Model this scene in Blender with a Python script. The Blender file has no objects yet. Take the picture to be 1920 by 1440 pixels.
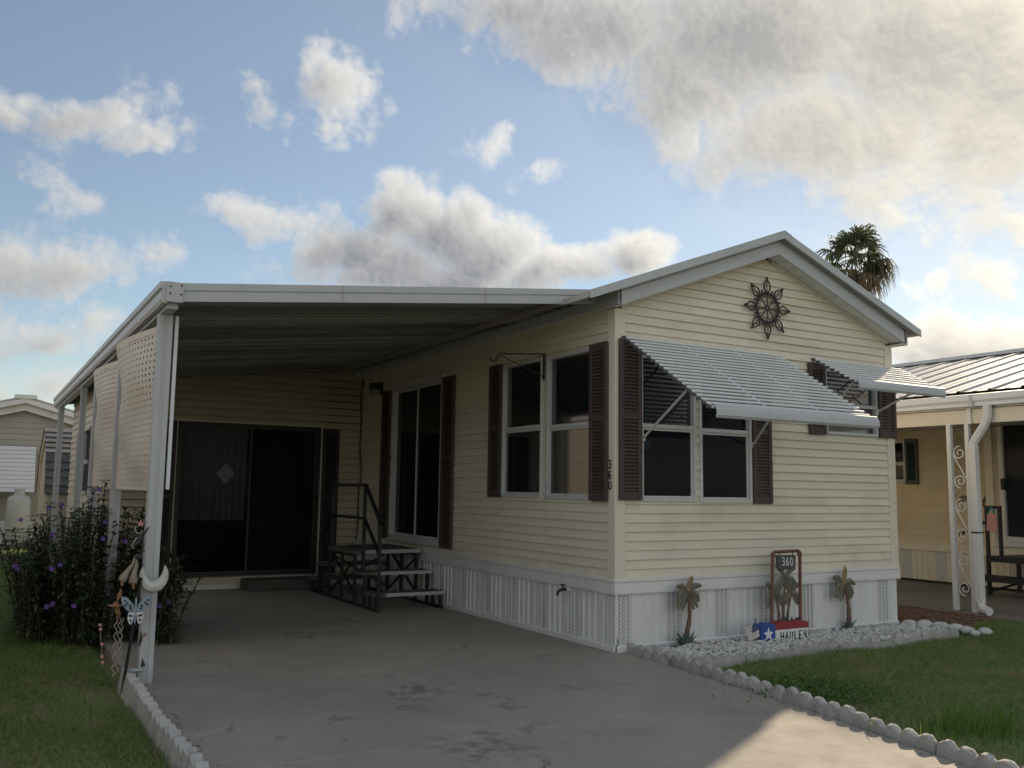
import bpy, bmesh, math, random
import numpy as np
from mathutils import Vector, Matrix
random.seed(7)
rng = np.random.default_rng(7)
PI = math.pi
SC = bpy.context.scene
COL = SC.collection

# ------------------------------------------------------------------ camera
cam = bpy.data.cameras.new("camera")
cam.sensor_width = 36.0
cam.lens = 1700 / 1920 * 36.0
cam.clip_start, cam.clip_end = 0.05, 2000
co = bpy.data.objects.new("camera", cam)
COL.objects.link(co)
CR, CU, CF = (0.86252913, -0.50580917, 0.01416265), (-0.07080339, -0.09292896, 0.9931521), (0.50102932, 0.85762538, 0.11596694)
co.matrix_world = Matrix(((CR[0], CU[0], -CF[0], -4.740), (CR[1], CU[1], -CF[1], -6.322), (CR[2], CU[2], -CF[2], 1.3477), (0, 0, 0, 1)))
SC.camera = co

# ------------------------------------------------------------------ sky, sun, exposure
SUN_AZ, SUN_EL = math.radians(62.0), math.radians(21.6)
SUN = Vector((math.sin(SUN_AZ) * math.cos(SUN_EL), math.cos(SUN_AZ) * math.cos(SUN_EL), math.sin(SUN_EL)))
EXPOSURE = 1.2
SKY_STRENGTH = 0.05
SUN_STRENGTH = 2.7
SC.view_settings.view_transform = 'Standard'
SC.view_settings.look = 'None'
SC.view_settings.gamma = 1.0
SC.view_settings.use_curve_mapping = False
SC.view_settings.exposure = EXPOSURE
SC.cycles.max_bounces = 7
SC.cycles.diffuse_bounces = 2
SC.cycles.glossy_bounces = 3
SC.cycles.transparent_max_bounces = 8
SC.cycles.caustics_reflective = False
SC.cycles.caustics_refractive = False

CLOUDS = [
 ((0.435, 0.7556, 0.4898), (7.95, -4.66, 0.13), (-9.52, -15.34, 32.12), 0.80),
 ((0.527, 0.7074, 0.471), (6.49, -4.65, -0.28), (-4.83, -7.75, 17.05), 1.00),
 ((0.6606, 0.6045, 0.4452), (4.06, -3.97, -0.63), (-3.52, -5.65, 12.9), 1.30),
 ((0.7697, 0.4902, 0.4091), (3.94, -5.22, -1.16), (-2.47, -3.95, 9.39), 1.25),
 ((0.6204, 0.6685, 0.4103), (8.35, -4.91, -4.62), (2.28, -13.37, 18.33), 0.85),
 ((0.7103, 0.6037, 0.362), (4.79, -4.67, -1.6), (-2.18, -8.6, 18.62), 0.90),
 ((0.7963, 0.5118, 0.3224), (4.65, -6.53, -1.12), (-3.06, -4.79, 15.15), 0.75),
 ((0.6364, 0.6868, 0.3512), (13.78, -10.77, -3.91), (-1.99, -13.32, 29.67), 0.55),
 ((0.836, 0.4865, 0.2538), (5.75, -9.18, -1.33), (-4.32, -6.62, 26.92), 0.50),
 ((0.7739, 0.5679, 0.2803), (6.98, -7.58, -3.91), (0.32, -16.93, 33.43), 0.45),
 ((0.7633, 0.599, 0.2419), (12.89, -15.78, -1.59), (-6.44, -9.74, 44.47), 0.35),
 ((0.3706, 0.8759, 0.3089), (20.46, -9.06, 1.15), (-4.64, -7.18, 25.93), 1.30),
 ((0.3288, 0.9076, 0.2611), (15.52, -5.91, 1.0), (-4.94, -7.52, 32.36), 1.10),
 ((0.4167, 0.8614, 0.2905), (17.23, -8.56, 0.68), (-3.95, -6.07, 23.67), 1.30),
 ((0.4669, 0.8438, 0.2644), (15.79, -8.85, 0.35), (-3.92, -5.95, 25.91), 1.25),
 ((0.5156, 0.8225, 0.24), (17.07, -10.74, 0.13), (-4.96, -7.45, 36.18), 1.10),
 ((0.5987, 0.7599, 0.2532), (18.22, -14.2, -0.47), (-5.4, -8.16, 37.24), 1.00),
 ((0.4055, 0.882, 0.2401), (5.99, -2.82, 0.24), (-4.63, -6.96, 33.4), 1.00),
 ((0.2313, 0.9311, 0.282), (14.97, -4.16, 1.45), (-8.54, -13.15, 50.41), 0.50),
 ((0.5477, 0.8024, 0.2373), (11.82, -8.06, -0.03), (-6.28, -9.41, 46.34), 0.70),
 ((0.0595, 0.9313, 0.3594), (16.56, -2.23, 3.05), (-6.98, -11.06, 29.82), 0.70),
 ((0.1279, 0.9306, 0.343), (21.06, -4.76, 5.05), (-14.95, -15.53, 47.71), 0.60),
 ((0.0112, 0.9392, 0.3432), (21.7, -1.83, 4.31), (-10.52, -16.65, 45.9), 0.50),
 ((0.2842, 0.8581, 0.4276), (25.82, -9.85, 2.61), (-6.87, -10.96, 26.57), 0.85),
 ((0.2984, 0.87, 0.3925), (27.1, -10.41, 2.48), (-10.75, -17.05, 45.95), 0.42),
 ((0.2205, 0.8901, 0.3988), (27.64, -0.78, -13.54), (25.16, -30.02, 53.1), 0.38),
 ((0.4386, 0.82, 0.3677), (28.58, -15.66, 0.84), (-10.24, -16.11, 48.13), 0.55),
 ((0.0579, 0.9598, 0.2746), (18.58, 1.85, -10.39), (20.51, -11.16, 34.68), 0.45),
 ((0.045, 0.9778, 0.2048), (10.01, -0.71, 1.21), (-3.37, -5.06, 24.88), 0.70),
 ((0.1014, 0.983, 0.1532), (23.07, -2.69, 1.96), (-4.67, -6.67, 45.9), 0.50),
 ((0.0366, 0.9906, 0.1319), (11.27, -0.55, 0.97), (-2.93, -4.11, 31.68), 0.50),
 ((0.0263, 0.9961, 0.0847), (13.81, -0.44, 0.86), (-3.14, -4.01, 48.18), 0.50),
 ((0.8244, 0.5437, 0.1575), (8.8, -13.07, -0.96), (-3.68, -5.23, 37.33), 1.05),
 ((0.8483, 0.5101, 0.142), (10.09, -16.46, -1.17), (-3.86, -5.4, 42.46), 0.95),
 ((0.8004, 0.5806, 0.1494), (13.74, -18.65, -1.15), (-4.24, -5.94, 45.81), 0.85),
 ((0.832, 0.5127, 0.2117), (8.67, -13.45, -1.51), (-5.52, -8.25, 41.71), 0.40),
 ((0.4901, 0.8002, 0.3458), (22.57, -13.89, 0.17), (-10.86, -16.99, 54.71), 0.35),
]

world = bpy.data.worlds.new("World")
SC.world = world
world.use_nodes = True
wt = world.node_tree
wt.nodes.clear()


class NT:
    """small helper to write node trees as expressions"""
    def __init__(s, t): s.t = t
    def n(s, typ, **kw):
        nd = s.t.nodes.new(typ)
        for k, v in kw.items(): setattr(nd, k, v)
        return nd
    def put(s, sock, v):
        if hasattr(v, 'is_linked') or isinstance(v, bpy.types.NodeSocket): s.t.links.new(v, sock)
        else:
            if sock.type == 'RGBA' and len(v) == 3: v = (*v, 1)
            sock.default_value = v
    def m(s, op, a, b=0.0, c=None, clamp=False):
        nd = s.n('ShaderNodeMath', operation=op, use_clamp=clamp)
        s.put(nd.inputs[0], a); s.put(nd.inputs[1], b)
        if c is not None: s.put(nd.inputs[2], c)
        return nd.outputs[0]
    def vm(s, op, a, b=(0, 0, 0), scale=None):
        nd = s.n('ShaderNodeVectorMath', operation=op)
        s.put(nd.inputs[0], a)
        if op != 'NORMALIZE' and op != 'SCALE': s.put(nd.inputs[1], b)
        if scale is not None: s.put(nd.inputs[3], scale)
        return nd.outputs[1] if op in ('DOT_PRODUCT', 'LENGTH', 'DISTANCE') else nd.outputs[0]
    def noise(s, vec, scale, detail=4, rough=.55, dist=0, color=False):
        nd = s.n('ShaderNodeTexNoise')
        s.put(nd.inputs['Vector'], vec)
        nd.inputs['Scale'].default_value = scale; nd.inputs['Detail'].default_value = detail
        nd.inputs['Roughness'].default_value = rough; nd.inputs['Distortion'].default_value = dist
        return nd.outputs[1] if color else nd.outputs[0]
    def ss(s, x, a, b):
        nd = s.n('ShaderNodeMapRange', interpolation_type='SMOOTHSTEP')
        s.put(nd.inputs[0], x); s.put(nd.inputs[1], a); s.put(nd.inputs[2], b)
        return nd.outputs[0]
    def lin(s, x, a, b, c=0., d=1.):
        nd = s.n('ShaderNodeMapRange')
        s.put(nd.inputs[0], x); nd.inputs[1].default_value = a; nd.inputs[2].default_value = b
        nd.inputs[3].default_value = c; nd.inputs[4].default_value = d
        return nd.outputs[0]
    def mix(s, f, a, b, mode='MIX'):
        nd = s.n('ShaderNodeMix', data_type='RGBA', blend_type=mode)
        s.put(nd.inputs[0], f); s.put(nd.inputs[6], a); s.put(nd.inputs[7], b)
        return nd.outputs[2]


# ---- clouds: worked out once in numpy over all directions and kept as a generated environment map
def cloud_fields(D, CLOUDS, SUN, near_only=False):
    """D: (n,3) unit directions -> density and light of the broken cumulus"""
    r = np.random.default_rng(23)
    T = r.random((64, 64, 64)).astype(np.float32)

    def vnoise(P):
        I = np.floor(P).astype(np.int32); f = (P - I).astype(np.float32)
        f = f * f * (3 - 2 * f); I &= 63; J = (I + 1) & 63
        x0, y0, z0 = I.T; x1, y1, z1 = J.T; fx, fy, fz = f.T
        a = T[x0, y0, z0] * (1 - fx) + T[x1, y0, z0] * fx; b = T[x0, y1, z0] * (1 - fx) + T[x1, y1, z0] * fx
        c = T[x0, y0, z1] * (1 - fx) + T[x1, y0, z1] * fx; d = T[x0, y1, z1] * (1 - fx) + T[x1, y1, z1] * fx
        return (a * (1 - fy) + b * fy) * (1 - fz) + (c * (1 - fy) + d * fy) * fz

    def fbm(P, f, n, g=.5, billow=False):
        s = np.zeros(len(P), np.float32); a = 1.; t = 0.
        for k in range(n):
            v = vnoise(P * f + 7.3 * k) * 2 - 1
            s += a * (np.abs(v) * 2 - .75 if billow else v); t += a; a *= g; f *= 2.07
        return s / t
    W = np.stack([fbm(D + o, 7., 3) for o in (0., 3.1, 6.7)], 1)
    W2 = np.stack([fbm(D + o, 26., 3) for o in (1., 4.1, 8.7)], 1)
    Dw = D + W * .036 + W2 * .011
    body = np.full(len(D), -9., np.float32)
    for c, u, v, w in CLOUDS:
        R = Dw - np.array(c, np.float32)
        q = (R * R).sum(1)
        e = np.sqrt((R @ np.array(u, np.float32)) ** 2 + (R @ np.array(v, np.float32)) ** 2 + 10 * q * q)
        body = np.maximum(body, (1.38 - e) * w)
    S = Dw * np.array([1, 1, 1.8], np.float32)
    far = fbm(S + 2.2, 2.3, 3) * 3.2 - .12
    away = np.clip((.80 - D @ np.array([.47, .82, .33], np.float32)) / .12, 0, 1)
    body = np.maximum(body, far - (1 - away) * 4)
    body = np.minimum(body, 1.6)
    puff = fbm(D + W2 * .006, 20., 6, .56, True)
    wisp = fbm(D + W * .02, 40., 5, .64)
    dens = body + .52 * puff + .33 * wisp
    return dens, body


def shade(D, dens, body, sample, SUN):
    """alpha and colour of the cloud seen along each direction; light reaches it from the sun's side"""
    sun = np.asarray(SUN, np.float32)
    t = sun[None] - D * (D @ sun)[:, None]
    t[:, 2] += .18                                  # cloud tops lean to the zenith light as well
    t /= np.linalg.norm(t, axis=1, keepdims=True) + 1e-6
    od = np.zeros(len(D), np.float32)
    for k in range(1, 9):
        od += np.clip(sample(D + t * (.006 * k ** 1.3)) - .05, 0, 1.3)
    d = np.clip(dens - .02, 0, 3)
    alpha = 1 - np.exp(-(d * 2.5) ** 1.7)
    alpha = 1 - (1 - alpha) * (.89 - .18 * np.clip(D @ sun, 0, 1) ** 6)      # thin humid veil over all of the sky
    core = np.clip((body - .45) / .95, 0, 1)
    lit = .92 * np.exp(-.24 * od) + .42 * np.exp(-1.9 * d) - .10 * core + .45 * np.clip(dens - sample(D + t * .005), -.5, .5)
    lit = np.clip(lit, 0, 1)[:, None] ** .9
    glow = (np.clip(D @ sun, 0, 1) ** 22)[:, None] * .95
    front = np.clip((.35 - D @ sun) / 1.0, 0, 1)[:, None]      # clouds facing the low sun are lit full on, those round it from behind
    lit = lit + (1 - lit) * .6 * front
    lo = np.array([.128, .134, .146]) * (1 - glow) + np.array([.29, .275, .245]) * glow
    hi = np.array([.405, .392, .368]) * (1 - glow) + np.array([.66, .59, .46]) * glow
    hi = hi * (.74 + .26 * np.clip((D @ sun - .45) / .4, 0, 1) + .26 * front[:, 0])[:, None]
    hi = hi * (1 + front * np.array([2.1, 1.9, 1.6]))
    return lo + (hi - lo) * lit, alpha


def cloud_map(W=5760):
    H = W // 2

    def dirs(u, v):                                   # equirectangular lookup used by the Environment Texture node
        ph, th = (u - .5) * 2 * PI, (v - .5) * PI
        return np.stack([np.cos(th) * np.cos(ph), np.cos(th) * -np.sin(ph), np.sin(th)], -1).astype(np.float32)

    def patch(i0, i1, j0, j1, step):
        u, v = np.meshgrid((np.arange(i0, i1, step) + step / 2) / W, (np.arange(j0, j1, step) + step / 2) / H)
        h, w = u.shape; D = dirs(u, v).reshape(-1, 3)
        dens, body = cloud_fields(D, CLOUDS, SUN)
        dm = dens.reshape(h, w)

        def sample(Q):
            Q = Q / np.linalg.norm(Q, axis=1, keepdims=True)
            uu = np.arctan2(-Q[:, 1], Q[:, 0]) / (2 * PI) + .5; vv = np.arcsin(np.clip(Q[:, 2], -1, 1)) / PI + .5
            x = np.clip((uu * W - i0) / step, 0, w - 1).astype(np.int32); y = np.clip((vv * H - j0) / step, 0, h - 1).astype(np.int32)
            return dm[y, x]
        col, al = shade(D, dens, body, sample, SUN)
        return np.concatenate([col, al[:, None]], 1).astype(np.float32).reshape(h, w, 4)
    px = np.zeros((H, W, 4), np.float32)
    j0 = int(H * (.5 - 2 / 180)); st = 6
    lo = patch(0, W, j0, H, st)
    lo = np.repeat(np.repeat(lo, st, 0), st, 1)[:H - j0, :W]
    px[j0:, :] = lo[:H - j0]
    # full detail round the part of the sky that the photograph shows
    u_of = lambda az: (math.atan2(-math.cos(az), math.sin(az)) / (2 * PI) + .5)
    us = sorted([u_of(math.radians(-8)), u_of(math.radians(72))])
    i0, i1 = int(us[0] * W), int(us[1] * W); j1 = int(H * (.5 + 50 / 180)); j0 = int(H * (.5 - 1 / 180))
    px[j0:j1, i0:i1] = patch(i0, i1, j0, j1, 1)
    px[:, :, 3] = np.clip(px[:, :, 3], 0, 1)
    ims = []
    for nm, a in (('cloud_colour', px[:, :, :3]), ('cloud_cover', np.repeat(px[:, :, 3:], 3, 2))):
        im = bpy.data.images.new(nm, W, H, alpha=False, float_buffer=True)
        im.colorspace_settings.name = 'Non-Color'
        buf = np.ones((H, W, 4), np.float32); buf[:, :, :3] = a
        im.pixels.foreach_set(buf.ravel()); im.update()
        ims.append(im)
    return ims


def build_sky():
    g = NT(wt)
    sky = g.n('ShaderNodeTexSky', sky_type='NISHITA', sun_disc=False, sun_elevation=SUN_EL, sun_rotation=SUN_AZ,
              altitude=0, air_density=1.0, dust_density=0.05, ozone_density=1.0)
    skyc = g.vm('SCALE', sky.outputs[0], scale=SKY_STRENGTH)
    colour, cover = cloud_map()
    ec = g.n('ShaderNodeTexEnvironment'); ec.image = colour
    ea = g.n('ShaderNodeTexEnvironment'); ea.image = cover
    ec.interpolation = ea.interpolation = 'Linear'
    out = g.mix(ea.outputs[0], skyc, ec.outputs[0])
    bg = g.n('ShaderNodeBackground')
    g.put(bg.inputs[0], out)
    bg.inputs[1].default_value = 1.0
    wo = g.n('ShaderNodeOutputWorld')
    wt.links.new(bg.outputs[0], wo.inputs[0])


build_sky()
world.cycles.sampling_method = 'MANUAL'
world.cycles.sample_map_resolution = 512

sl = bpy.data.lights.new("sun", 'SUN')
sl.energy = SUN_STRENGTH
sl.angle = math.radians(1.0)
sl.color = (1.0, .82, .59)
so = bpy.data.objects.new("sun", sl)
so.rotation_euler = SUN.to_track_quat('Z', 'Y').to_euler()
so.location = (12, 8, 14)
COL.objects.link(so)

# ------------------------------------------------------------------ materials
MATS = {}


def mat(name, col, rough=.6, var=.12, scale=6., metal=0., bump=0., bscale=60., rnd=0., dirt=None, dscale=(2, 2, 2), damt=.5, spec=.5, stretch=(1, 1, 1), trans=0.):
    m = bpy.data.materials.new(name)
    m.use_nodes = True
    t = m.node_tree
    g = NT(t)
    p = t.nodes['Principled BSDF']
    oc = g.n('ShaderNodeTexCoord').outputs['Object']
    st = g.vm('MULTIPLY', oc, stretch)
    n1 = g.noise(st, scale, 5, .6)
    lo = tuple(c * (1 - var) for c in col); hi = tuple(min(1, c * (1 + var)) for c in col)
    c = g.mix(g.lin(n1, .3, .7), lo, hi)
    if dirt is not None:
        dn = g.noise(g.vm('MULTIPLY', oc, dscale), 1.0, 6, .65)
        c = g.mix(g.m('MULTIPLY', g.ss(dn, .48, .78), damt), c, dirt)
    if rnd:
        r = g.n('ShaderNodeObjectInfo').outputs['Random']
        k = g.lin(r, 0, 1, 1 - rnd, 1 + rnd)
        c = g.vm('SCALE', c, scale=k)
    g.put(p.inputs['Base Color'], c)
    g.put(p.inputs['Roughness'], g.lin(n1, .2, .8, max(.02, rough - .1), min(1, rough + .1)))
    p.inputs['Metallic'].default_value = metal
    p.inputs['Specular IOR Level'].default_value = spec
    if trans:
        p.inputs['Subsurface Weight'].default_value = 0
    if bump:
        b = g.n('ShaderNodeBump')
        b.inputs['Strength'].default_value = bump
        b.inputs['Distance'].default_value = .01
        g.put(b.inputs['Height'], g.noise(st, bscale, 4, .6))
        t.links.new(b.outputs[0], p.inputs['Normal'])
    MATS[name] = m
    return m


mat('siding', (.80, .735, .60), .5, .04, 3, bump=.25, bscale=50, stretch=(.35, .35, 6), rnd=.05, dirt=(.40, .35, .25), dscale=(1.1, .5, 2.2), damt=.38)
mat('shaded_siding', (.56, .50, .385), .55, .06, 3, bump=.25, bscale=50, stretch=(.35, .35, 6), rnd=.05, dirt=(.30, .26, .19), dscale=(1.1, .5, 2.2), damt=.5)  # darker copy of siding with grime; carport shade is put into its colour
mat('trim_cream', (.79, .725, .60), .5, .04, 4, dirt=(.45, .40, .3), dscale=(3, 3, 1), damt=.25)
mat('tan_siding', (.72, .60, .43), .55, .04, 3, bump=.2, bscale=50, stretch=(.35, .35, 6), rnd=.03, dirt=(.42, .32, .2), dscale=(1, 1, 2), damt=.3)
mat('taupe', (.22, .20, .17), .7, .05, 3)
mat('grey_siding', (.42, .40, .36), .6, .05, 3, rnd=.03)
mat('white', (.77, .765, .755), .42, .03, 5, rnd=.015, dirt=(.42, .41, .38), dscale=(2.2, 2.2, .8), damt=.35)
mat('white_clean', (.78, .80, .83), .6, .02, 5)
mat('white_trim', (.53, .545, .565), .42, .04, 3, dirt=(.38, .38, .38), dscale=(1.5, .8, 4), damt=.45)
mat('window_frame', (.62, .62, .61), .35, .05, 6, dirt=(.35, .34, .32), dscale=(6, 6, 2), damt=.4)
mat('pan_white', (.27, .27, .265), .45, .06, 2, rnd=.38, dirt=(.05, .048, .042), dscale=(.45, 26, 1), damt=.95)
mat('shutter', (.074, .051, .047), .6, .18, 9, bump=.25, bscale=90, dirt=(.15, .105, .095), dscale=(5, 5, 3), damt=.55)
mat('green_shutter', (.03, .05, .05), .5, .1, 6)
mat('roof_sheet', (.42, .40, .37), .4, .05, 3, dirt=(.22, .2, .17), dscale=(1, 1, 1), damt=.4)
mat('metal_roof', (.58, .55, .52), .6, .05, 3, metal=.0, rnd=.03, dirt=(.3, .26, .22), dscale=(1, 2, 1), damt=.4)
mat('shingle', (.15, .15, .15), .9, .2, 12, rnd=.15)
mat('black_metal', (.018, .019, .022), .5, .2, 14)
mat('iron', (.045, .035, .035), .7, .3, 20, bump=.3, bscale=120)
mat('copper', (.20, .095, .07), .55, .25, 14, dirt=(.10, .06, .05), dscale=(9, 9, 9), damt=.6, metal=.3)
mat('rust', (.30, .15, .07), .7, .35, 20, dirt=(.14, .09, .06), dscale=(12, 12, 12), damt=.7)
mat('tread', (.13, .12, .105), .9, .2, 25, bump=.4, bscale=200)
mat('nosing', (.46, .46, .46), .5, .08, 10)
mat('interior', (.10, .095, .085), .9, .1, 2)
mat('curtain', (.24, .235, .225), .9, .08, 3, stretch=(14, 14, .4))
mat('dim_curtain', (.10, .098, .092), .9, .1, 3)
mat('lace', (.72, .72, .74), .9, .1, 30)
mat('edging_white', (.50, .49, .47), .9, .14, 7, bump=.7, bscale=45, rnd=.06, dirt=(.22, .2, .18), dscale=(6, 6, 5), damt=.7)
mat('edging', (.43, .42, .395), .9, .18, 7, bump=.7, bscale=45, rnd=.10, dirt=(.15, .135, .115), dscale=(6, 6, 5), damt=.75)
mat('pebble', (.62, .61, .58), .8, .14, 15, dirt=(.25, .24, .22), dscale=(9, 9, 9), damt=.65, bump=.3)
mat('bed_soil', (.16, .13, .10), .95, .3, 12, bump=.6)
mat('mulch', (.17, .10, .065), .95, .45, 30, bump=.8)
mat('grey_wood', (.11, .105, .10), .85, .3, 12, stretch=(1, 1, 8), bump=.4)
mat('paint_white', (.78, .78, .78), .7, .08, 20)
mat('letter_white', (.70, .70, .69), .7, .05, 20)
mat('paint_black', (.02, .02, .022), .6, .1, 20)
mat('paint_blue', (.03, .09, .32), .7, .15, 16)
mat('paint_red', (.30, .045, .055), .8, .2, 16, dirt=(.36, .12, .11), dscale=(20, 20, 20), damt=.6)
mat('flag_stripe', (.45, .34, .30), .9, .15, 60)
mat('flag_blue', (.07, .10, .19), .9, .15, 40)
mat('metal_frond', (.145, .14, .105), .55, .35, 9, dirt=(.32, .22, .10), dscale=(14, 14, 14), damt=.55)
mat('metal_frond_gold', (.30, .21, .085), .55, .3, 9)
mat('metal_trunk', (.15, .085, .06), .65, .35, 30, bump=.4)
mat('metal_agave', (.07, .105, .095), .6, .3, 10)
mat('ruellia_stem', (.05, .06, .03), .7, .2, 10)
mat('flower', (.27, .13, .47), .6, .2, 20)
mat('palm_trunk', (.16, .13, .10), .95, .3, 6, bump=.6, bscale=20)
mat('palm_dead', (.24, .165, .115), .9, .3, 8)
mat('propane', (.50, .52, .52), .5, .08, 4, dirt=(.34, .36, .34), dscale=(3, 3, 1.5), damt=.6)
mat('asphalt', (.05, .05, .05), .9, .2, 9, bump=.4)
mat('pink', (.72, .36, .34), .8, .1, 9)
mat('teal', (.06, .30, .30), .6, .1, 9)
mat('butterfly_blue', (.30, .38, .47), .5, .2, 14)
mat('moon_white', (.62, .63, .58), .6, .12, 12, dirt=(.35, .38, .36), dscale=(10, 10, 10), damt=.6)
mat('calla', (.26, .22, .165), .5, .3, 7, dirt=(.28, .12, .06), dscale=(9, 9, 7), damt=.8)
mat('wire', (.42, .37, .29), .5, .2, 20)
mat('light_glass', (.30, .30, .29), .3, .05, 9)
mat('bark_chip', (.20, .12, .075), .95, .4, 30, rnd=.2)
mat('curb', (.10, .095, .085), .95, .2, 10, bump=.5)
mat('lattice', (.80, .72, .63), .55, .04, 5, dirt=(.6, .5, .4), dscale=(1, 2, 1), damt=.25)
mat('blind', (.2, .2, .2), .6, .05, 6)
mat('paper', (.55, .47, .58), .8, .1, 10)
mat('shed_wall', (.58, .53, .42), .7, .06, 4)


def leaf_mat(name, c0, c1, c2=None, transl=.45, rough=.55):
    m = bpy.data.materials.new(name); m.use_nodes = True
    t = m.node_tree; g = NT(t)
    p = t.nodes['Principled BSDF']
    r = g.n('ShaderNodeNewGeometry').outputs['Random Per Island']
    c = g.mix(r, c0, c1)
    if c2 is not None:
        oc = g.n('ShaderNodeTexCoord').outputs['Object']
        a = g.noise(oc, 1.7, 4, .6)
        b = g.noise(oc, 9.0, 3, .6)
        f = g.ss(g.m('ADD', a, g.m('MULTIPLY', b, .35)), .68, .84)
        f = g.m('MULTIPLY', f, g.lin(r, 0, 1, .4, 1.0))
        c = g.mix(f, c, c2)
    g.put(p.inputs['Base Color'], c)
    p.inputs['Roughness'].default_value = rough
    tr = g.n('ShaderNodeBsdfTranslucent')
    g.put(tr.inputs[0], c)
    mx = g.n('ShaderNodeMixShader')
    mx.inputs[0].default_value = transl
    t.links.new(p.outputs[0], mx.inputs[1]); t.links.new(tr.outputs[0], mx.inputs[2])
    t.links.new(mx.outputs[0], t.nodes['Material Output'].inputs[0])
    MATS[name] = m


leaf_mat('grass_blade', (.165, .255, .07), (.31, .40, .15), (.44, .36, .21), .45)
mat('bronze', (.028, .026, .025), .5, .1, 9)
mat('shaded_shutter', (.035, .026, .027), .6, .15, 9)  # rear wall copy of shutter, its colour darkened to carry the carport's shade
leaf_mat('tall_blade', (.10, .20, .03), (.19, .30, .06), None, .6)
leaf_mat('ruellia_leaf', (.045, .072, .038), (.12, .155, .08), None, .3)
leaf_mat('palm_leaf', (.05, .065, .035), (.11, .125, .07), None, .45)
leaf_mat('clover', (.08, .16, .03), (.15, .25, .06), None, .4)
leaf_mat('dead_leaf', (.14, .11, .085), (.24, .18, .13), None, .4)


def soil_under_grass():
    m = bpy.data.materials.new('lawn_ground'); m.use_nodes = True
    t = m.node_tree; g = NT(t); p = t.nodes['Principled BSDF']
    oc = g.n('ShaderNodeTexCoord').outputs['Object']
    n = g.noise(oc, 22., 6, .7); w = g.noise(oc, .8, 4, .6)
    c = g.mix(g.lin(n, .3, .7), (.15, .18, .06), (.30, .32, .14))
    c = g.mix(g.m('MULTIPLY', g.ss(w, .5, .72), .7), c, (.24, .18, .11))
    g.put(p.inputs['Base Color'], c); p.inputs['Roughness'].default_value = .95
    b = g.n('ShaderNodeBump'); b.inputs['Strength'].default_value = .8; b.inputs['Distance'].default_value = .03
    g.put(b.inputs['Height'], n); t.links.new(b.outputs[0], p.inputs['Normal'])
    MATS['lawn_ground'] = m


def concrete(name, base, spots=()):
    m = bpy.data.materials.new(name); m.use_nodes = True
    t = m.node_tree; g = NT(t); p = t.nodes['Principled BSDF']
    oc = g.n('ShaderNodeTexCoord').outputs['Object']
    big = g.noise(oc, .55, 5, .6); mid = g.noise(oc, 3.2, 6, .65); fin = g.noise(oc, 55., 4, .75); grit = g.noise(oc, 260., 2, .6)
    c = g.mix(g.lin(big, .35, .68), tuple(b * .78 for b in base), tuple(b * 1.10 for b in base))
    c = g.mix(g.m('MULTIPLY', g.ss(mid, .52, .72), .30), c, tuple(b * .60 for b in base))
    c = g.mix(g.m('MULTIPLY', g.ss(fin, .52, .70), .55), c, tuple(b * .55 for b in base))
    c = g.mix(g.m('MULTIPLY', g.ss(grit, .60, .72), .45), c, tuple(min(.8, b * 1.55) for b in base))
    warp = g.vm('SCALE', g.vm('SUBTRACT', g.noise(oc, 3.4, 5, .65, color=True), (.5, .5, .5)), scale=.9)
    ow = g.vm('ADD', oc, warp)
    for (x, y, rx, ry, a) in spots:
        rel = g.vm('MULTIPLY', g.vm('SUBTRACT', ow, (x, y, 0)), (1 / rx, 1 / ry, 0))
        f = g.m('MULTIPLY', g.ss(g.vm('LENGTH', rel), 1.0, .25), a)
        f = g.m('MULTIPLY', f, g.ss(g.noise(oc, 7.5, 5, .7), .44, .60))
        c = g.mix(f, c, (.028, .027, .027))
    v = g.n('ShaderNodeTexVoronoi', feature='DISTANCE_TO_EDGE')
    g.put(v.inputs['Vector'], g.vm('ADD', oc, g.vm('SCALE', warp, scale=.5))); v.inputs['Scale'].default_value = .42
    crack = g.m('MULTIPLY', g.ss(v.outputs['Distance'], .0055, .001), g.ss(g.noise(oc, 1.1, 2), .50, .62))
    c = g.mix(g.m('MULTIPLY', crack, .6), c, (.05, .045, .04))
    g.put(p.inputs['Base Color'], c)
    g.put(p.inputs['Roughness'], g.lin(mid, .3, .7, .72, .92))
    b = g.n('ShaderNodeBump'); b.inputs['Strength'].default_value = .55; b.inputs['Distance'].default_value = .004
    g.put(b.inputs['Height'], g.m('ADD', fin, grit)); t.links.new(b.outputs[0], p.inputs['Normal'])
    MATS[name] = m


def glass(name, tint, refl=1.0, rough=.02):
    m = bpy.data.materials.new(name); m.use_nodes = True
    t = m.node_tree; t.nodes.clear(); g = NT(t)
    tr = g.n('ShaderNodeBsdfTransparent'); tr.inputs[0].default_value = (*tint, 1)
    gl = g.n('ShaderNodeBsdfGlossy'); gl.inputs['Roughness'].default_value = rough
    oc = g.n('ShaderNodeTexCoord').outputs['Object']
    b = g.n('ShaderNodeBump'); b.inputs['Strength'].default_value = .05; b.inputs['Distance'].default_value = .05
    g.put(b.inputs['Height'], g.noise(oc, 1.6, 2)); t.links.new(b.outputs[0], gl.inputs['Normal'])
    fr = g.n('ShaderNodeFresnel'); fr.inputs[0].default_value = 1.5
    mx = g.n('ShaderNodeMixShader')
    g.put(mx.inputs[0], g.m('MULTIPLY', fr.outputs[0], refl))
    t.links.new(tr.outputs[0], mx.inputs[1]); t.links.new(gl.outputs[0], mx.inputs[2])
    o = g.n('ShaderNodeOutputMaterial'); t.links.new(mx.outputs[0], o.inputs[0])
    MATS[name] = m


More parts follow.
